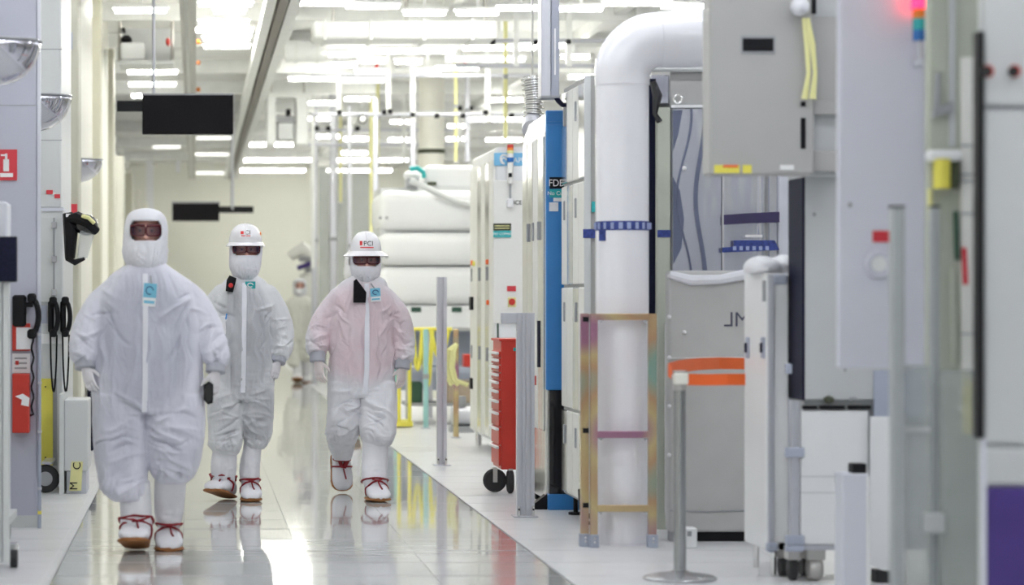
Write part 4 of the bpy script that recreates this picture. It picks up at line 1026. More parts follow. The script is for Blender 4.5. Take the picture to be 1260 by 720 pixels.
for (a, b_, m, r_) in ((-12, 11, 'red_lamp', .030), (11, 23, 'orange_lens', .026), (23, 37, 'teal', .026), (37, 50, 'blue_lens', .025)):
    piece('lens_segment', MB().cyl(P(1131.5, a, ys), P(1131.5, b_, ys), r_, n=20), m, t, smooth=True)
# slim white pedestal
Y = 10.95
t = thing('pedestal', 'slim white floor pedestal with a black cap in front of the grey tool', 'pedestal', (X(1052, Y), Y, 0))
piece('body', MB().box(X(1037, Y), X(1069, Y), Y, Y+.14, 0, Z(583, Y), .006), 'panel_cool', t)
piece('cap', MB().box(X(1050, Y), X(1068, Y), Y+.02, Y+.09, Z(583, Y), Z(571, Y), .004), 'black', t)
piece('side_strip', MB().pb(1066, 1070, 586, 760, Y-.004, .01), 'panel_white', t)
# greenish machine strip with yellow valve
Y = 8.9
t = thing('green_machine', 'pale green-grey machine edge with a yellow valve near the right border', 'machine', (X(1172, Y), Y+.3, 0))
piece('body', MB().box(X(1142, Y), X(1206, Y), Y, Y+.05, 0, CEIL-.5, .01), 'machine_green', t)
piece('light_panel', MB().pb(1168, 1176, -40, 180, Y-.012, .02), 'panel_near', t)
piece('pale_panel', MB().pb(1183, 1199, 70, 530, Y-.02, .03, .004), 'panel_warm', t)
piece('strut', MB().cyl(P(1154, 90, Y-.01), P(1152, 140, Y-.01), .012, n=8), 'grey_mid', t)
piece('bracket', MB().prism([(X(1146, Y), Z(135, Y)), (X(1170, Y), Z(125, Y)), (X(1170, Y), Z(137, Y)), (X(1146, Y), Z(146, Y))], Y-.03, Y), 'grey_mid', t)
vl = piece('valve', MB().cyl(P(1159, 232, Y-.05), P(1159, 196, Y-.05), .030, n=18), 'yellow', t, smooth=True)
piece('valve_cap', MB().pb(1144, 1184, 184, 198, Y-.07, .07, .01), 'panel_white', vl)
piece('valve_body', MB().pb(1169, 1182, 196, 232, Y-.06, .05, .008), 'olive_black', vl)
for (a, b_, c_, m) in ((1144, 232, 300, 'yellow_pale'), (1176, 260, 320, 'green_dark'), (1186, 305, 350, 'red_sign'), (1172, 330, 450, 'machine_green'), (1188, 460, 535, 'yellow_pale')):
    piece('cable_run', MB().cyl(P(a, b_, Y-.02), P(a+2, c_, Y-.02), .010, n=8), m, t)
for q in (178, 214, 222, 262, 410): piece('pipe_clip', MB().pb(1183, 1200, q, q+2, Y-.026, .01), 'grey_mid', t)
piece('yellow_guard', MB().pb(1187, 1197, 470, 535, Y-.035, .02, .004), 'yellow', t)
# grey guard posts and acrylic guard
def guard_post(label, x0, x1, top, Y, m='grey_mid'):
    t = thing('guard_post', label, 'post', (X((x0+x1)/2, Y), Y, 0))
    piece('shaft', MB().box(X(x0, Y), X(x1, Y), Y, Y+.045, .01, Z(top, Y), .006), m, t)
    piece('base_plate', MB().box(X(x0, Y)-.03, X(x1, Y)+.03, Y-.03, Y+.075, 0, .012), 'aluminium', t)
    piece('cap', MB().box(X(x0, Y)-.001, X(x1, Y)+.001, Y-.001, Y+.046, Z(top, Y), Z(top, Y)+.006), 'rubber', t)
mat('post_grey', (.42, .45, .46), .4)
guard_post('tall blurred grey guard post in front of the round knob enclosure', 1098, 1114, 255, 8.5, 'post_grey')
guard_post('grey guard post left of the yellow valve machine', 1146, 1157, 255, 8.6, 'post_grey')
Y = 8.55
t = thing('acrylic_guard', 'translucent grey acrylic guard panel at the lower right between posts', 'guard panel', (X(1160, Y), Y, 0))
piece('pane', MB().pb(1115, 1145, 450, 940, Y+.012, .008), 'acrylic', t); piece('pane', MB().pb(1158, 1203, 455, 940, Y+.012, .008), 'acrylic', t)
piece('clamp', MB().pb(1138, 1164, 632, 656, Y-.02, .03, .006), 'panel_near', t)
piece('top_rail', MB().pb(1115, 1145, 525, 533, Y, .03, .004), 'panel_near', t)
piece('foot_rail', MB().box(X(1114, Y), X(1204, Y), Y-.01, Y+.05, 0, .03), 'aluminium', t)
# nearest cabinet at the right border
Y = 8.0
t = thing('near_cabinet', 'large grey cabinet with purple lower panel cropped by the right picture edge', 'cabinet', (X(1260, Y), Y+.3, 0))
piece('body', MB().box(X(1210, Y), X(1910, Y), Y+.02, Y+.06, 0, CEIL-.3, .008), 'panel_near', t)
piece('dark_gasket', MB().pb(1204, 1211, 38, 540, Y-.02, .06, .003), 'black', t)
piece('upper_panel', MB().pb(1211, 1900, -200, 129, Y, .03, .006), 'panel_near', t)
piece('middle_panel', MB().pb(1211, 1900, 136, 545, Y, .03, .006), 'panel_near', t)
piece('lower_panel', MB().pb(1211, 1900, 552, 597, Y, .03, .006), 'panel_near', t)
piece('purple_panel', MB().pb(1214, 1900, 600, 925, Y-.005, .03, .004), 'purple', t)
piece('seam_bar', MB().pb(1211, 1900, 129, 135, Y+.012, .02), 'grey_mid', t)
for (k, m) in ((1214, 'red'), (1247, 'red')):
    kb = piece('knob', MB().cyl(P(k, 88, Y+.002), P(k, 88, Y-.025), .018, n=16), 'rubber', t, smooth=True); piece('knob_ring', MB().lathe(P(k, 88, Y), [(.017, -.012), (.021, -.012), (.021, -.006), (.017, -.006)], 16, 'y'), m, kb)
piece('edge_frame', MB().pb(1210, 1214, 540, 930, Y-.01, .04), 'panel_cool', t)
# ------------------------------------------------------------------ people in cleanroom suits
import numpy as np
def remesh(mb, vox, it=4, fac=.5):
    bm = mb.bm; bmesh.ops.recalc_face_normals(bm, faces=bm.faces)
    me = bpy.data.meshes.new('tmp'); bm.to_mesh(me); bm.free()
    o = bpy.data.objects.new('tmp', me); COL.objects.link(o)
    r_ = o.modifiers.new('r', 'REMESH'); r_.mode = 'VOXEL'; r_.voxel_size = vox
    if it:
        s_ = o.modifiers.new('s', 'SMOOTH'); s_.iterations = it; s_.factor = fac
    bpy.context.view_layer.update()
    m2 = bpy.data.meshes.new_from_object(o.evaluated_get(bpy.context.evaluated_depsgraph_get()))
    bpy.data.objects.remove(o); bpy.data.meshes.remove(me)
    out = bmesh.new(); out.from_mesh(m2); bpy.data.meshes.remove(m2)
    out.normal_update()
    return out
def wrinkle(bm, seed, a1=.010, a2=.008, hems=(), scale=1.0):
    off = Vector((seed*3.1, seed*1.7, seed*2.3))
    mv = []
    for v in bm.verts:
        p = v.co+off
        w = a1*noise.noise(Vector((p.x*6+p.z*2, p.y*6, p.z*4-p.x)))
        n1 = noise.noise(Vector((p.x*11+p.z*7, p.y*9, p.z*7-p.x*5)))
        n2 = noise.noise(Vector((p.x*13-p.z*6, p.y*11, p.z*6+p.x*6))+Vector((9, 4, 1)))
        w += a2*((1-2.4*abs(n1))*.6+(1-2.4*abs(n2))*.4)
        for (c, rad, g) in hems:
            d = (v.co-c).length/rad
            if d < 1:
                k = (1-d*d)**2
                nn = noise.noise(Vector((p.x*34, p.y*30, p.z*12)))
                n3 = noise.noise(Vector((p.x*9+p.z*4, p.y*9, p.z*30)))
                w += g*k*((1-2.2*abs(nn))*.55+(1-2.2*abs(n3))*.6)
        mv.append(w*scale)
    for v, w in zip(bm.verts, mv): v.co += v.normal*w
    bm.normal_update()
def folds(bm, V, S, k, seed):
    "crisp cloth folds: ridges and valleys along short wavy strokes on trunk, legs and sleeves"
    R = random.Random(seed); L = []
    def add(x0, y0, x1, y1, amp, w): L.append((x0, y0, x1, y1, amp, w))
    T = S['torso']; top, bot = T[3][0], T[-1][0]; xl, xr = T[4][1], T[4][2]; W = xr-xl; hgt = bot-top
    u = W/126.0
    for i in range(15):                                   # long drapes of the trunk
        f = .08+.84*R.random(); y0 = top+hgt*(.02+.5*R.random()); y1 = min(bot, y0+hgt*(.3+.4*R.random()))
        x0 = xl+W*f; add(x0, y0, x0+W*(f-.5)*.25*R.random()+R.uniform(-6, 6)*u, y1, R.choice((-.010, .008, .008)), R.uniform(.008, .015))
    for sgn in (-1, 1):                                   # creases from armpit and collar
        ex = xl if sgn < 0 else xr
        for j in range(5): add(ex-sgn*W*.06, top+hgt*(.10+.05*j), ex-sgn*W*R.uniform(.16, .34), top+hgt*(.16+.13*j*R.uniform(.6, 1.2)), R.choice((-.011, .009)), R.uniform(.007, .012))
        add(ex-sgn*W*.10, top+hgt*.16, ex-sgn*W*.05, top+hgt*.6, -.012, .012)
        for j in range(3): add((xl+xr)/2+sgn*W*.07*(j+1), T[2][0]+2*j*u, (xl+xr)/2+sgn*W*(.12+.09*j), top+hgt*R.uniform(.12, .3), R.choice((-.007, .006)), .009)
    for lg, sgn in zip(S['legs'], (-1, 1)):
        y0, y1 = lg[0][0], lg[-1][0]; h = y1-y0
        for j in range(17):
            f = R.random()**.85; r_ = lg[min(len(lg)-1, int(f*(len(lg)-1)))]; a_, b_ = r_[1], r_[2]; w_ = b_-a_
            inn, out = (b_, a_) if sgn < 0 else (a_, b_)
            st = R.uniform(.0, .35); ln = R.uniform(.35, .75); ya = y0+h*(.10+.78*f); sl = h*R.uniform(.03, .24)*(1 if R.random() < .75 else -.6)
            add(inn+(out-inn)*st, ya, inn+(out-inn)*min(1, st+ln), min(y1, ya+sl), R.choice((-.012, .011, .009)), R.uniform(.007, .013))
        for j in range(9):                                # gathers above the boot
            r_ = lg[-2]; x_ = r_[1]+(r_[2]-r_[1])*R.random(); add(x_, y1-h*R.uniform(.10, .28), x_+R.uniform(-5, 5)*u, y1-h*.03, R.choice((-.010, .008)), R.uniform(.006, .010))
    for ar in S['arms']:
        for j in range(16):
            f = R.uniform(.25, .98); q = f*(len(ar)-1); i = min(int(q), len(ar)-2); g = q-i
            cx = ar[i][0]*(1-g)+ar[i+1][0]*g; cy = ar[i][1]*(1-g)+ar[i+1][1]*g; r_ = ar[i][3]*(1-g)+ar[i+1][3]*g
            sg = R.choice((-1, 1)); a_ = R.uniform(-.1, .9)
            add(cx-sg*r_*R.uniform(.2, .95), cy-r_*a_*.6, cx+sg*r_*R.uniform(.0, .7), cy+r_*a_*.6, R.choice((-.010, .009)), R.uniform(.006, .010))
    bm.normal_update(); bm.verts.ensure_lookup_table()
    co = np.array([v.co[:] for v in bm.verts]); no = np.array([v.normal[:] for v in bm.verts])
    wx = np.array([noise.noise(Vector((v.co.x*9+seed, v.co.y*5, v.co.z*9))) for v in bm.verts])*.028
    wz = np.array([noise.noise(Vector((v.co.x*9, v.co.y*5+7, v.co.z*9+seed))) for v in bm.verts])*.028
    x, z = co[:, 0]+wx, co[:, 2]+wz; d = np.zeros(len(x))
    for (x0, y0, x1, y1, amp, w) in L:
        A = V(x0, y0); B = V(x1, y1); ex, ez = B.x-A.x, B.z-A.z; l2 = ex*ex+ez*ez+1e-9
        t_ = ((x-A.x)*ex+(z-A.z)*ez)/l2; tc = np.clip(t_, 0, 1)
        dd = np.hypot(x-A.x-tc*ex, z-A.z-tc*ez)
        d += amp*np.exp(-np.abs(dd/w)**1.4)*np.sin(np.pi*np.clip(tc*.86+.07, 0, 1))
    d = np.clip(d*1.45, -.026, .024)
    co += no*d[:, None]
    for v, c in zip(bm.verts, co): v.co = c
    bm.normal_update()
def join(dst, src, mi):
    vm = {}
    ul = dst.verts.layers.float['under']; us = src.verts.layers.float.get('under')
    for v in src.verts:
        q = dst.verts.new(v.co); vm[v.index] = q
        q[ul] = v[us] if us else 0
    for f in src.faces:
        try:
            nf = dst.faces.new([vm[v.index] for v in f.verts]); nf.material_index = mi; nf.smooth = True
        except ValueError: pass
    src.free()
def idx(bm): bm.verts.index_update(); return bm
def lerp_rows(rows, m):
    "smooth resampling of measured rows"
    out = []; n = len(rows)
    for i in range(m):
        u = i/(m-1)*(n-1); k = min(int(u), n-2); f = u-k
        a, b, c, d = rows[max(k-1, 0)], rows[k], rows[k+1], rows[min(k+2, n-1)]
        out.append([.5*(2*b[j]+(c[j]-a[j])*f+(2*a[j]-5*b[j]+4*c[j]-d[j])*f*f+(3*b[j]-a[j]-3*c[j]+d[j])*f**3) for j in range(len(b))])
    return out
def make_hand(wr, tip, side, roll, grip, vox, k=1.0):
    "wrist point, fingertip point; side: +1 thumb toward +x; roll turns the palm; grip curls the fingers"
    d = (tip-wr).normalized(); L = (tip-wr).length
    n = Vector((math.sin(roll)*-side, -math.cos(roll), 0)); n = (n-d*n.dot(d)).normalized()   # back of hand
    w = d.cross(n)
    if w.x*side < 0: w = -w
    b = MB(); u = L/.185
    def q(a, bb, c): return wr+d*(a*u)+w*(bb*u*1.12)+n*(c*u*1.1)
    b.tube([q(-.04, 0, 0), q(0, 0, 0), q(.03, 0, 0), q(.07, .002, .002), q(.098, .002, 0)], [(.022*u, .027*u), (.022*u, .029*u), (.020*u, .036*u), (.018*u, .043*u), (.014*u, .042*u)], 14) if False else None
    rows = []
    for (a, hw, ht) in ((-.05, .026, .021), (0, .028, .021), (.03, .036, .02), (.06, .043, .018), (.09, .043, .015), (.10, .038, .012)):
        rows.append([q(a, hw*math.cos(t), ht*math.sin(t)) for t in [i*2*math.pi/16 for i in range(16)]])
    b.rings(rows)
    for i, (off, ln) in enumerate(((.033, .072), (.011, .082), (-.011, .076), (-.032, .060))):
        g = grip*(1+.12*i); pts = [q(.075, off, 0)]; a0 = .095; ang = .12*g; p = (a0, off, 0)
        pts.append(q(*p)); z_ = 0; al = a0
        for s_ in (.45, .32, .23):
            al += ln*s_*math.cos(ang); z_ -= ln*s_*math.sin(ang); pts.append(q(al, off*1.08, z_)); ang += .5*g
        b.tube(pts, [.010*u, .0098*u, .0095*u, .0088*u, .007*u], 10)
        b.ball(pts[-1], .0072*u, 8)
    tp = [q(.02, .026, -.004), q(.045, .05, -.012), q(.07, .06, -.02-.01*grip), q(.092, .058, -.028-.014*grip)]
    b.tube(tp, [.014*u, .013*u, .011*u, .008*u], 10); b.ball(tp[-1], .0085*u, 8)
    return remesh(b, vox, 3, .5)
def shoe(loc, sc, pitch, yaw, parent, name_prefix=''):
    "toe points to -y before yaw; loc = point on the floor below the ankle"
    M = Matrix.Translation(loc) @ Matrix.Rotation(yaw, 4, 'Z') @ Matrix.Translation((0, .09, 0)) @ Matrix.Rotation(-pitch, 4, 'X') @ Matrix.Translation((0, -.09, 0))
    prof = [(.095, .030, .085), (.075, .043, .11), (.03, .048, .13), (-.03, .050, .125), (-.08, .054, .10), (-.13, .058, .082), (-.165, .054, .066), (-.19, .040, .048), (-.20, .022, .03)]
    def ring(y, hw, h, z0):
        out = []
        for i in range(20):
            a = i*2*math.pi/20; c, s_ = math.cos(a), math.sin(a)
            out.append(M @ Vector((sc*hw*abs(c)**.7*(1 if c > 0 else -1), y, z0+(h-z0)*(.5+.5*abs(s_)**.8*(1 if s_ > 0 else -1)))))
        return out
    up = MB().rings([ring(y, hw, h, .012) for y, hw, h in prof])
    so = MB().rings([ring(y, hw*1.05+.002, .022, 0) for y, hw, h in prof])
    st = []
    e = [(.056*math.cos(a), -.002+.066*math.sin(a), .128-.016*math.sin(a)) for a in [i*2*math.pi/28 for i in range(29)]]
    st.append((e, .011))
    for s_ in (-1, 1): st.append(([(0, -.075, .13), (.02*s_, -.072, .12), (.036*s_, -.062, .10), (.05*s_, -.05, .08), (.06*s_, -.04, .05), (.062*s_, -.03, .02)], .008))
    st.append(([(-.022, -.066, .142), (-.008, -.085, .135), (.008, -.085, .135), (.022, -.066, .142)], .016))
    st.append(([(.004, -.09, .125), (.010, -.12, .105), (.016, -.15, .08)], .005))
    st = [([M @ Vector((x*sc, y, z)) for x, y, z in pts], r_) for pts, r_ in st]
    return up, so, st, M
def person(name, label, Y, S, suit, glove='glove', vox=.0068, seed=1, detail=True):
    k = Y/F
    def V(px, py, dy=0): return Vector((X(px, Y), Y+dy, Z(py, Y)))
    fl = S['torso'][-1]
    t = thing(name, label, 'person', (X((fl[1]+fl[2])/2, Y), Y, 0))
    def ring(py, xl, xr, fr, bk, dy=0, n=28, p=2.4):
        c = V((xl+xr)/2, py, dy); rx = (xr-xl)/2*k; out = []
        for i in range(n):
            a = i*2*math.pi/n; ca, sa = math.cos(a), math.sin(a)
            out.append(c+Vector((rx*abs(ca)**(2/p)*(1 if ca > 0 else -1), (bk if sa > 0 else fr)*abs(sa)**(2/p)*(1 if sa > 0 else -1), 0)))
        return out
    b = MB()
    b.rings([ring(*r_) for r_ in lerp_rows(S['torso'], 18)])
    for lg in S['legs']: b.rings([ring(py, xl, xr, d, d, dy) for py, xl, xr, dy, d in lerp_rows(lg, 12)])
    for ar in S['arms']: b.tube([V(p[0], p[1], p[2]) for p in lerp_rows(ar, 12)], [(p[3]*k, p[3]*k) for p in lerp_rows(ar, 12)], 18); b.ball(V(*ar[0][:3]), ar[0][3]*k*1.0, 16)
    body = remesh(b, vox, 6, .5)
    hems = [(V(*h[:3]), h[3]*k, h[4]) for h in S['hems']]
    wrinkle(body, seed, .006, .003, hems=hems)
    folds(body, V, S, k, seed)
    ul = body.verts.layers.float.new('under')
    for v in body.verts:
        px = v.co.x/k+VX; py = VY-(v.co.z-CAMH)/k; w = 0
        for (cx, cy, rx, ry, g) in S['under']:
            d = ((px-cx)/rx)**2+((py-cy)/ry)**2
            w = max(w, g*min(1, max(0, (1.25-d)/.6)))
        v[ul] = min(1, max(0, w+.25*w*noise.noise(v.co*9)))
    for f in body.faces: f.smooth = True; f.material_index = 0
    bvh = BVHTree.FromBMesh(body)
    # cuffs, hands, head joined into the same body mesh
    if detail:
        for c in S['cuffs']:
            cb = MB(); p0, p1 = V(*c[0]), V(*c[1]); pts = [p0.lerp(p1, i/8) for i in range(9)]
            cb.tube(pts, [c[2]*k*(1+.03*(i % 2)) for i in range(9)], 20); cb.bm.normal_update(); join(body, idx(cb.bm), 1)
    for h in S['hands']:
        hb = make_hand(V(*h[0]), V(*h[1]), h[2], h[3], h[4], .0042 if detail else .009); join(body, idx(hb), 2)
    hx, hy = S['head']; hc = V(hx, hy, 0)
    hb = MB(); hb.ball(hc, (.072, .088, .112), 24); hb.ball(hc+Vector((0, -.03, -.05)), (.055, .055, .06), 16)
    hb.tube([hc+Vector((0, -.078, .02)), hc+Vector((0, -.095, -.012)), hc+Vector((0, -.104, -.035)), hc+Vector((0, -.085, -.05))], [.010, .012, .017, .012], 10)
    hb.tube([hc+Vector((x_, -.074-.01*(1-abs(x_)/.06), .026)) for x_ in (-.055, -.03, 0, .03, .055)], .011, 8)
    hb.tube([hc+Vector((0, .01, -.07)), hc+Vector((0, .015, -.2))], .06, 16)
    hm = remesh(hb, .006 if detail else .012, 2); join(body, idx(hm), 3)
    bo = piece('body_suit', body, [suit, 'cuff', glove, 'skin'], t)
    # hood with the eye opening
    rows = lerp_rows(S['hood'], 46); n = 96; hbm = MB(); R = []
    for (py, xl, xr, fr, bk) in rows:
        R.append([hbm.bm.verts.new(p) for p in ring(py, xl, xr, max(fr, .01), max(bk, .01), 0, n, 2.15)])
    x0, x1, y0, y1 = S['slit']
    for i in range(len(R)-1):
        for j in range(n):
            q = (R[i][j], R[i][(j+1) % n], R[i+1][(j+1) % n], R[i+1][j]); c = sum((v.co for v in q), Vector())/4
            px = c.x/k+VX; py = VY-(c.z-CAMH)/k
            if c.y < Y and abs((px-(x0+x1)/2)/((x1-x0)/2))**4+abs((py-(y0+y1)/2)/((y1-y0)/2))**4 < 1: continue
            hbm.bm.faces.new(q)
    hbm.bm.faces.new(list(reversed(R[0]))); hbm.bm.normal_update()
    bmesh.ops.recalc_face_normals(hbm.bm, faces=hbm.bm.faces); hbm.bm.normal_update()
    o2 = Vector((seed*5.0, seed, 0))
    for v in hbm.bm.verts:
        py = VY-(v.co.z-CAMH)/k; low = min(1, max(0, (py-y1)/(12*k*F/13)))
        v.co += v.normal*(.004*noise.noise((v.co+o2)*14)+low*.007*(1-2.2*abs(noise.noise(Vector((v.co.x*22, v.co.y*10, v.co.z*26+v.co.x*v.co.x*300))+o2))))
    ho = piece('hood', hbm, 'hood', t, smooth=True); ho.modifiers.new('s', 'SOLIDIFY').thickness = -.003
    for p in ho.data.polygons: p.use_smooth = True
    if not detail:
        for (lx, ly, hw, hh) in S['lens']: pass
    # eyes and glasses
    if detail:
        for s_ in (-1, 1):
            e = piece('eye', MB().ball(hc+Vector((.031*s_, -.078, .004)), .010, 12), 'eye_white', t, smooth=True)
            piece('iris', MB().ball(hc+Vector((.031*s_, -.0845, .003)), .0045, 8), 'black', e)
        g = piece('glasses_frame', MB().tube([V(S['lens'][0][0]+S['lens'][0][2]-1, S['lens'][0][1]-2, -.118), V(S['lens'][1][0]-S['lens'][1][2]+1, S['lens'][1][1]-2, -.118)], .005, 8), 'frame_dark', t)
        for i, (lx, ly, hw, hh) in enumerate(S['lens']):
            pts = []
            for a_ in range(24):
                a = a_*2*math.pi/24; ca, sa = math.cos(a), math.sin(a)
                ux = abs(ca)**.5*(1 if ca > 0 else -1); uy = abs(sa)**.5*(1 if sa > 0 else -1)
                cv = abs((lx+ux*hw-hx)*k)/.08
                pts.append(V(lx+ux*hw, ly+uy*hh, -.118+.03*cv*cv))
            rim = MB().tube(pts, .0042, 6, True); piece('rim', rim, 'frame_dark', g, smooth=True)
            piece('brow_bar', MB().tube([V(lx-hw, ly-hh*.9, -.119+.03*(abs((lx-hw-hx)*k)/.08)**2), V(lx, ly-hh, -.122+.03*(abs((lx-hx)*k)/.08)**2), V(lx+hw, ly-hh*.9, -.119+.03*(abs((lx+hw-hx)*k)/.08)**2)], .008, 6), 'frame_dark', g, smooth=True)
            lb = MB(); lb.rings([pts, [p+Vector((0, .003, 0)) for p in pts]]); piece('lens', lb, 'lens', g)
            s_ = -1 if i == 0 else 1
            ed = V(lx+s_*hw, ly-2, -.118+.03*(abs((lx+s_*hw-hx)*k)/.08)**2)
            piece('temple', MB().tube([ed, ed+Vector((.004*s_, .07, 0))], .004, 6), 'frame_dark', g)
    # boots
    for i, bt in enumerate(S['boots']):
        up, so, st, M = shoe(Vector((X(bt['at'][0], Y), bt['at'][1], bt['at'][2])), bt['sc'], bt['pitch'], bt['yaw'], None)
        up.rings([ring(py, xl, xr, d, d, dy) for py, xl, xr, dy, d in lerp_rows(bt['shaft'], 8)])
        ub = remesh(up, .007 if detail else .014, 4)
        wrinkle(ub, seed+i+4, .003, .003, [(V(*h[:3]), h[3]*k, h[4]) for h in bt.get('hems', ())])
        ub.normal_update(); bb = BVHTree.FromBMesh(ub)
        for f in ub.faces: f.smooth = True
        bo2 = piece('boot', ub, 'boot', t)
        piece('sole', so, 'sole', bo2, smooth=True)
        if detail:
            for pts, r_ in st:
                q = []; 
                for p_ in pts:
                    h_ = bb.find_nearest(p_); q.append(h_[0]+h_[1]*.003)
                piece('strap', MB().tube(q, [(.006, r_)]*len(q), 8), 'strap', bo2, smooth=True)
    return t, bvh, V, k
def hit(bvh, p, off=.004):
    r_ = bvh.ray_cast(Vector((p.x, p.y-3, p.z)), Vector((0, 1, 0)))
    return (r_[0]+Vector((0, -off, 0))) if r_[0] is not None else p
def front_strip(bvh, V, pts, hw, k, name, m, t, off=.005):
    rows = lerp_rows(pts, 40); b = MB(); L = []
    for (px, py) in rows:
        c = hit(bvh, V(px, py), off)
        L.append((c+Vector((-hw*k, .006, 0)), c+Vector((-hw*k*.8, -.001, 0)), c+Vector((hw*k*.8, -.001, 0)), c+Vector((hw*k, .006, 0))))
    for _ in range(3):
        for i in range(1, len(L)-1):
            L[i] = tuple((L[i-1][j]+L[i][j]*2+L[i+1][j])/4 for j in range(4))
    b.rings([list(q) for q in L]); return piece(name, b, m, t)

S1 = dict(
    torso=[(318, 168, 196, .08, .08), (326, 158, 206, .10, .10), (332, 147, 214, .12, .12), (342, 133, 229, .14, .14), (362, 121, 241, .17, .15), (400, 117, 246, .185, .16), (440, 114, 249, .19, .17), (480, 112, 252, .19, .18), (508, 113, 252, .18, .17)],
    legs=[[(485, 113, 184, 0, .17), (520, 113, 182, -.02, .16), (555, 116, 182, -.05, .15), (585, 121, 182, -.08, .145), (603, 128, 181, -.10, .13), (613, 140, 178, -.11, .09)],
          [(485, 176, 252, 0, .17), (520, 177, 252, -.03, .165), (552, 180, 249, -.05, .16), (575, 184, 243, -.05, .14), (588, 190, 236, -.04, .11), (592, 196, 228, -.04, .08)]],
    arms=[[(146, 359, .0, 20), (127, 376, .0, 22), (113, 400, -.02, 22), (107, 422, -.06, 20), (105, 436, -.08, 17.5), (105, 444, -.09, 13)],
          [(218, 358, .0, 20), (237, 376, .02, 21.5), (252, 402, .02, 21), (262, 425, -.02, 18.5), (266, 440, -.05, 16.5), (266, 448, -.06, 12)]],
    hems=[(104, 432, -.07, 34, .010), (266, 438, -.05, 34, .010), (150, 600, -.1, 45, .011), (213, 575, -.04, 45, .013), (182, 505, -.15, 40, .010), (115, 400, 0, 30, .006), (255, 400, 0, 30, .006), (205, 545, -.15, 45, .008)],
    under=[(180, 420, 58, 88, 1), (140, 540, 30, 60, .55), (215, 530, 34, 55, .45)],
    cuffs=[((105, 441, -.085), (106, 453, -.10), 12.5), ((266, 446, -.055), (265, 458, -.07), 12)],
    hands=[((106, 452, -.10), (116, 484, -.13), 1, .75, .6), ((265, 457, -.07), (263, 494, -.09), -1, .9, 1.3)],
    head=(180, 285), slit=(160.5, 198.5, 272.5, 297),
    hood=[(257, 177, 183, .015, .015), (258.5, 168, 191, .05, .05), (263, 160, 199, .08, .085), (271, 155, 204, .10, .105), (282, 153, 206, .107, .11), (292, 153, 206, .110, .11), (300, 152, 206, .118, .11), (312, 152, 205, .130, .10), (322, 155, 204, .130, .10), (329, 161, 200, .115, .10), (333, 164, 198, .10, .09), (337, 166, 196, .08, .08)],
    lens=[(170.3, 284.5, 8.8, 6.6), (189.2, 284.5, 8.5, 6.6)],
    boots=[dict(at=(167.5, 12.93, .004), sc=1.42, pitch=.25, yaw=-.05, shaft=[(590, 150, 184, -.10, .075), (615, 148, 186, -.11, .08), (638, 149, 187, -.12, .085), (652, 150, 187, -.115, .09), (660, 154, 184, -.115, .08)], hems=[(168, 645, -.18, 30, .009)]),
           dict(at=(207, 13.12, 0), sc=1.30, pitch=.0, yaw=.04, shaft=[(575, 192, 229, -.04, .075), (605, 190, 228, -.0, .08), (630, 190, 226, .05, .085), (641, 192, 224, .06, .085), (650, 195, 221, .065, .075)], hems=[(208, 632, -.02, 28, .008)])])
p, bvh, V, k = person('person', 'worker in full lavender-white cleanroom suit and hood without helmet, at left', 13.05, S1, 'suit_lavender', seed=1)
front_strip(bvh, V, [(179, 337), (179.5, 370), (179.5, 420), (179.5, 470), (178.5, 505)], 3.4, k, 'zip_placket', 'placket', p)
def badge(p, bvh, V, k, cx, cy, hw, hh, tilt, split=.62):
    c = hit(bvh, V(cx, cy), .012)
    def rect(x0, x1, z0, z1, dy):
        ct, sn = math.cos(tilt), math.sin(tilt)
        return [tuple(Vector((c.x+(a*ct-b_*sn)*k, dy, c.z+(a*sn+b_*ct)*k))) for a, b_ in ((x0, z0), (x1, z0), (x1, z1), (x0, z1))]
    def plate(nm, x0, x1, z0, z1, m, par, d0, d1):
        q = rect(x0, x1, z0, z1, 0); b = MB().rings([[Vector((a, c.y-d0, z_)) for a, _, z_ in q], [Vector((a, c.y-d1, z_)) for a, _, z_ in q]]); return piece(nm, b, m, par)
    bd = plate('badge', -hw, hw, -hh, hh, 'paper', p, 0, .004)
    plate('badge_emblem', -hw, hw, hh-2*hh*split, hh, 'blue_light' if False else 'teal_badge', bd, .004, .0055)
    pts = [(c.x+k*hw*.55*math.cos(a), c.y-.0065, c.z+k*(hh*.38+hh*.34*math.sin(a))) for a in [i*2*math.pi/16 for i in range(14)]]
    piece('badge_swirl', MB().tube(pts, .0035, 5), 'navy_badge', bd)
    plate('badge_print', -hw*.8, hw*.8, -hh*.75, -hh*.5, 'teal_badge', bd, .004, .0055)
mat('teal_badge', (.20, .55, .72), .4); mat('navy_badge', (.03, .12, .28), .4)
badge(p, bvh, V, k, 185, 363, 8, 14, -.08)
piece('badge_reel', MB().tube([hit(bvh, V(186, 340), .012), hit(bvh, V(187, 349), .014)], .005, 6), 'grey_mid', p)
t = thing('phone', 'black phone held in the right-side hand of the hooded worker', 'phone', P(257, 498, 12.95))
Yp = 12.93
piece('case', MB().rings([[Vector((X(a, Yp), yy, Z(b_, Yp))) for a, b_ in ((250.5, 474), (257, 469.5), (262.5, 473), (262, 496), (256, 498), (250.5, 492))] for yy in (Yp, Yp+.045)]), 'black', t)
piece('screen_edge', MB().rings([[Vector((X(a, Yp), yy, Z(b_, Yp))) for a, b_ in ((252, 476), (257, 472), (261, 475), (260.5, 493), (256, 495), (252, 490))] for yy in (Yp-.002, Yp)]), 'black_gloss', t)

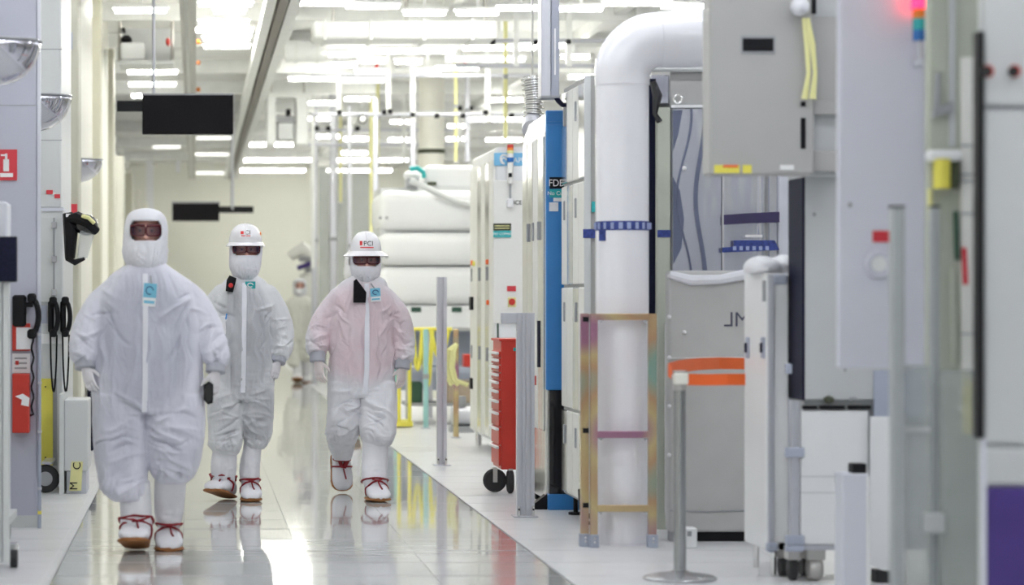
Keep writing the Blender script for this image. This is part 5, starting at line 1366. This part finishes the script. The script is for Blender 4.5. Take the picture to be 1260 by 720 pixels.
S2 = dict(
    torso=[(338, 289, 315, .07, .07), (344, 278, 325, .09, .09), (350, 272, 330, .12, .12), (361, 264, 339, .14, .14), (385, 260, 340, .16, .15), (420, 259, 339, .17, .15), (455, 257, 338, .17, .16), (490, 256, 337, .165, .15)],
    legs=[[(470, 256, 298, 0, .15), (500, 255, 299, -.04, .14), (525, 256, 298, -.08, .13), (545, 258, 296, -.12, .12), (556, 264, 292, -.12, .08)],
          [(470, 293, 337, 0, .15), (500, 295, 337, -.01, .145), (525, 296, 335, -.02, .14), (540, 300, 331, -.01, .12), (551, 304, 324, 0, .08)]],
    arms=[[(274, 364, 0, 15), (261, 385, .02, 16.5), (258, 408, .02, 15.5), (259, 428, -.02, 13.5), (262, 442, -.04, 10.5)],
          [(328, 364, 0, 15), (339, 385, .02, 16), (347, 410, 0, 15), (346, 428, -.04, 14), (343, 440, -.07, 10.5)]],
    hems=[(344, 428, -.05, 28, .010), (278, 545, -.1, 38, .012), (316, 540, -.02, 36, .011), (298, 480, -.15, 34, .010), (345, 400, 0, 26, .007), (330, 470, -.1, 40, .006)],
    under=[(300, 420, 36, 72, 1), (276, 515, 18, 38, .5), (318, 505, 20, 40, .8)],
    cuffs=[((343, 437, -.06), (341, 446, -.08), 9.5), ((262, 440, -.04), (263, 449, -.05), 9.5)],
    hands=[((341, 445, -.08), (336, 471, -.10), -1, .7, .9), ((263, 448, -.05), (265, 474, -.07), 1, .9, .8)],
    head=(303, 308), slit=(286, 320, 296, 315),
    hood=[(284, 298, 308, .03, .03), (288, 288, 318, .08, .085), (296, 284.5, 321.5, .10, .105), (305, 283.5, 322.5, .108, .11), (314, 283, 322, .114, .11), (322, 282.5, 321, .128, .1), (331, 284, 318.5, .128, .10), (339, 288, 315, .115, .09), (344, 292, 312, .085, .08)],
    lens=[(294.6, 307, 8.1, 4.8), (311.2, 307, 8.0, 4.8)],
    boots=[dict(at=(275, 16.24, .004), sc=1.42, pitch=.24, yaw=-.42, shaft=[(540, 264, 292, -.11, .07), (562, 260, 291, -.10, .075), (580, 260, 290, -.09, .08), (590, 262, 288, -.075, .08), (598, 266, 287, -.07, .07)], hems=[(275, 580, -.15, 28, .009)]),
           dict(at=(307.5, 16.26, 0), sc=1.22, pitch=.02, yaw=.03, shaft=[(535, 303, 324, 0, .07), (560, 297, 321, -.02, .072), (580, 295, 319, -.04, .078), (590, 297, 318, -.045, .08), (598, 299, 317, -.045, .07)], hems=[(307, 580, -.1, 26, .008)])])
p2, bvh, V, k = person('person', 'middle worker in white helmet and grey-white suit, partly behind the hooded worker', 16.3, S2, 'suit_grey', seed=2)
front_strip(bvh, V, [(300, 348), (300, 380), (299.5, 420), (299, 450), (298, 482)], 3.0, k, 'zip_placket', 'placket', p2)
mat('radio_red', (.75, .04, .04), .4)
def helmet(t, cx, brim_py, top_py, rx_px, brim_px, Y, k, V, yaw=0, brim_drop=.012):
    c = V(cx, brim_py, 0); Rr = rx_px*k; Hh = (brim_py-top_py)*k; pw = 2.3
    def rad(h): return Rr*max(0, 1-(max(0, h)/Hh)**pw)**(1/pw)
    prof = [(Rr*.97, -.002)]+[(rad(Hh*i/14), Hh*i/14) for i in range(14)]+[(rad(Hh*.985), Hh*.985), (.004, Hh)]
    sy = 1.18
    d = piece('helmet_shell', MB().lathe(c, prof, 40, sx=1, sy=sy), 'helmet', t, smooth=True)
    br = brim_px*k
    bm_ = MB().lathe(c, [(Rr*.9, .008), (Rr*1.02, .010), (br*.97, -brim_drop), (br, -brim_drop-.003), (br*.97, -brim_drop-.006), (Rr*.9, .0)], 40, sx=1, sy=1.12)
    piece('brim', bm_, 'helmet', d, smooth=True)
    piece('ridge', MB().tube([c+Vector((0, -sy*rad(h)-.0, h)) for h in [Hh*(.35+.6*i/8) for i in range(9)]], .006, 6), 'helmet', d, smooth=True)
    def wrap(q, z0, u0=0):
        h = z0+q.z; r_ = rad(h); a = (q.x+u0)/r_
        return c+Vector(((r_+.003)*math.sin(a), -(r_*sy+.003)*math.cos(a)+q.y*.2, h))
    return d, wrap, Hh
def flat_rect(x0, x1, z0, z1, wrap, zc, name, m, parent):
    b = MB(); n = 6; A = []
    for i in range(n+1):
        u = x0+(x1-x0)*i/n; A.append([wrap(Vector((u, -.004, z0)), zc), wrap(Vector((u, -.004, z1)), zc), wrap(Vector((u, .004, z1)), zc), wrap(Vector((u, .004, z0)), zc)])
    b.rings(A); return piece(name, b, m, parent)
d, wrap, Hh = helmet(p2, 302, 300, 275, 20.5, 24.5, 16.3, k, V)
flat_rect(-.042, .042, -.026, .026, wrap, Hh*.48, 'label_plate', 'paper', d)
flat_rect(-.034, -.014, -.004, .016, wrap, Hh*.48, 'red_mark', 'radio_red', d)
text('CI', .040, None, 'charcoal', d, wrap=lambda q: wrap(q+Vector((.012, -.006, .006)), Hh*.48))
flat_rect(-.03, .03, -.018, -.012, wrap, Hh*.48, 'underline', 'radio_red', d)
piece('side_sticker', MB().ball(V(320.5, 288, -.03), (.006, .012, .014), 10), 'orange_lens', d)
c = hit(bvh, V(284, 350), .03)
rd = piece('radio_mic', MB().tube([c+Vector((.012, 0, .05)), c+Vector((0, 0, .02)), c+Vector((-.012, 0, -.05))], [(.022, .026), (.026, .032), (.022, .026)], 10), 'black', p2, smooth=True)
piece('radio_button', MB().ball(c+Vector((-.002, -.028, -.008)), (.016, .008, .016), 12), 'radio_red', rd)
c = hit(bvh, V(307.5, 351), .003)
for (dx, dz, w_, h_, m, nm) in ((0, .0, .034, .024, 'teal', 'chest_emblem'), (0, -.062, .034, .008, 'teal_badge', 'chest_print')):
    e = piece(nm, MB().box(c.x+dx-w_, c.x+dx+w_, c.y-.004, c.y+.02, c.z+dz-h_, c.z+dz+h_), m, p2)
    if dz == 0: piece('emblem_loop', MB().tube([(c.x+.018*math.cos(a), c.y-.005, c.z+.013*math.sin(a)) for a in [i*.5 for i in range(12)]], .004, 5), 'paper', e)
c = hit(bvh, V(272, 400), .012)
nb = piece('pocket_notebook', MB().rings([[Vector((c.x+a, yy, c.z+b_)) for a, b_ in ((-.04, .055), (.045, .065), (.03, -.06), (-.05, -.06))] for yy in (c.y-.01, c.y+.02)]), 'paper', p2)
piece('pen', MB().cyl((c.x+.03, c.y-.012, c.z+.04), (c.x+.036, c.y-.012, c.z+.078), .005, n=8), 'blue', nb)

S3 = dict(
    torso=[(339, 436, 464, .07, .07), (345, 424, 474, .09, .09), (352, 416, 477, .12, .12), (365, 407, 484, .14, .14), (390, 405, 484, .16, .15), (420, 404, 483, .17, .15), (455, 403, 485, .17, .16), (488, 403, 486, .165, .15)],
    legs=[[(470, 403, 446, 0, .15), (498, 403, 445, -.02, .14), (520, 402, 443, -.04, .14), (535, 402, 441, .0, .13), (546, 406, 438, .05, .10)],
          [(470, 440, 487, 0, .15), (498, 441, 487, -.06, .145), (520, 441, 486, -.12, .14), (536, 443, 483, -.16, .12), (546, 448, 478, -.17, .085)]],
    arms=[[(418, 368, 0, 15), (404, 388, .02, 16.5), (393, 410, 0, 15.5), (390, 424, -.04, 14), (390, 434, -.07, 11)],
          [(473, 368, 0, 15), (486, 388, .02, 16.5), (495, 412, .02, 15.5), (496, 432, -.01, 14), (495, 444, -.04, 11)]],
    hems=[(390, 425, -.05, 30, .010), (495, 434, -.02, 30, .010), (422, 530, -.02, 36, .011), (464, 533, -.14, 38, .012), (444, 480, -.15, 34, .009), (395, 400, 0, 26, .007), (492, 400, 0, 26, .007)],
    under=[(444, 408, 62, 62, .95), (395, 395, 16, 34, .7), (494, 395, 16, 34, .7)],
    cuffs=[((390, 432, -.065), (390, 445, -.08), 9.5), ((495, 441, -.035), (494, 454, -.05), 9.5)],
    hands=[((390, 444, -.08), (394, 474, -.10), 1, .8, .8), ((494, 453, -.05), (491, 482, -.07), -1, .8, .9)],
    head=(450, 321), slit=(434, 466, 309, 328),
    hood=[(294, 445, 455, .03, .03), (299, 436, 465, .08, .085), (308, 432, 468, .10, .105), (318, 431.5, 468.5, .108, .11), (326, 431.5, 468.5, .114, .11), (333, 432, 468, .126, .1), (339, 434, 466, .124, .10), (344, 437, 463, .11, .09), (348, 440, 460, .085, .08)],
    lens=[(442.3, 320.5, 7.8, 4.6), (458.2, 320.5, 7.8, 4.6)],
    boots=[dict(at=(424, 16.95, .25), sc=1.25, pitch=-.98, yaw=.12, shaft=[(532, 406, 438, .05, .075), (548, 405, 438, .15, .085), (562, 411, 437, .26, .08), (570, 414, 435, .33, .07)], hems=[(422, 550, .1, 34, .011)]),
           dict(at=(458, 16.22, 0), sc=1.34, pitch=.03, yaw=.10, shaft=[(535, 446, 477, -.17, .07), (560, 443, 474, -.21, .073), (582, 442, 472, -.26, .08), (592, 444, 471, -.28, .08), (600, 447, 469, -.28, .07)], hems=[(458, 588, -.3, 28, .008)])])
p3, bvh, V, k = person('person', 'right worker in wide-brimmed white helmet and pink-tinted suit, black pouch on chest', 16.5, S3, 'suit_pink', glove='glove_pink', seed=3)
front_strip(bvh, V, [(449.5, 349), (449.5, 380), (449.5, 420), (449, 455), (447, 484)], 3.2, k, 'zip_placket', 'placket', p3)
d, wrap, Hh = helmet(p3, 450, 311, 284.5, 19.5, 28, 16.5, k, V, brim_drop=.02)
text('PCI', .046, None, 'charcoal', d, wrap=lambda q: wrap(q+Vector((.010, -.006, 0)), Hh*.40))
flat_rect(-.048, -.030, -.014, .016, wrap, Hh*.42, 'red_mark', 'radio_red', d)
flat_rect(-.045, .045, -.032, -.025, wrap, Hh*.42, 'underline', 'radio_red', d)
c = hit(bvh, V(440.5, 359), .02)
pc_ = piece('radio_pouch', MB().rings([[Vector((c.x+a*k, yy, c.z+b_*k)) for a, b_ in ((-7.5, -13.5), (7.2, -13.5), (8.2, -1), (4, 5), (-4, 15.5), (-7, 13))] for yy in (c.y-.022, c.y+.03)]), 'charcoal', p3)
badge(p3, bvh, V, k, 460, 363, 6.2, 8.2, .08)
piece('badge_clip', MB().tube([hit(bvh, V(455, 349), .012), hit(bvh, V(459, 355), .014)], .005, 6), 'grey_mid', p3)

# distant workers
def shifted(S, cx, fy, kk, Yn, floor_y=680, c0=183):
    def T(px): return cx+(px-c0)*kk
    def U(py): return fy+(py-floor_y)*kk
    D = {}
    D['torso'] = [(U(r_[0]), T(r_[1]), T(r_[2]))+r_[3:] for r_ in S['torso']]
    D['legs'] = [[(U(r_[0]), T(r_[1]), T(r_[2]))+r_[3:] for r_ in l] for l in S['legs']]
    D['arms'] = [[(T(r_[0]), U(r_[1]), r_[2], r_[3]*kk) for r_ in l] for l in S['arms']]
    D['hems'] = [(T(h[0]), U(h[1]), h[2], h[3]*kk, h[4]) for h in S['hems']]
    D['under'] = []
    D['cuffs'] = []
    D['hands'] = [((T(h[0][0]), U(h[0][1]), h[0][2]), (T(h[1][0]), U(h[1][1]), h[1][2]))+h[2:] for h in S['hands']]
    D['head'] = (T(S['head'][0]), U(S['head'][1])); s_ = S['slit']; D['slit'] = (T(s_[0]), T(s_[1]), U(s_[2]), U(s_[3]))
    D['hood'] = [(U(r_[0]), T(r_[1]), T(r_[2]))+r_[3:] for r_ in S['hood']]
    D['lens'] = []
    D['boots'] = [dict(at=(T(b_['at'][0]), Yn+b_['at'][1]-13.05, b_['at'][2]), sc=b_['sc'], pitch=b_['pitch'], yaw=b_['yaw'], shaft=[(U(r_[0]), T(r_[1]), T(r_[2]))+r_[3:] for r_ in b_['shaft']]) for b_ in S['boots']]
    return D
Yn = 39.0; s_ = F/Yn
q4 = person('person', 'distant blurred worker in a cream cleanroom suit between the helmeted pair', Yn, shifted(S1, 370, VY+CAMH*s_+.5, s_/(F/13.05)*.91, Yn), 'suit_cream', vox=.016, seed=5, detail=False)
Yn = 23.5; s_ = F/Yn
q5 = person('person', 'hooded cream worker mostly hidden behind the right helmeted worker', Yn, shifted(S1, 441, VY+CAMH*s_+.5, s_/(F/13.05)*.99, Yn), 'suit_cream', vox=.014, seed=6, detail=False)
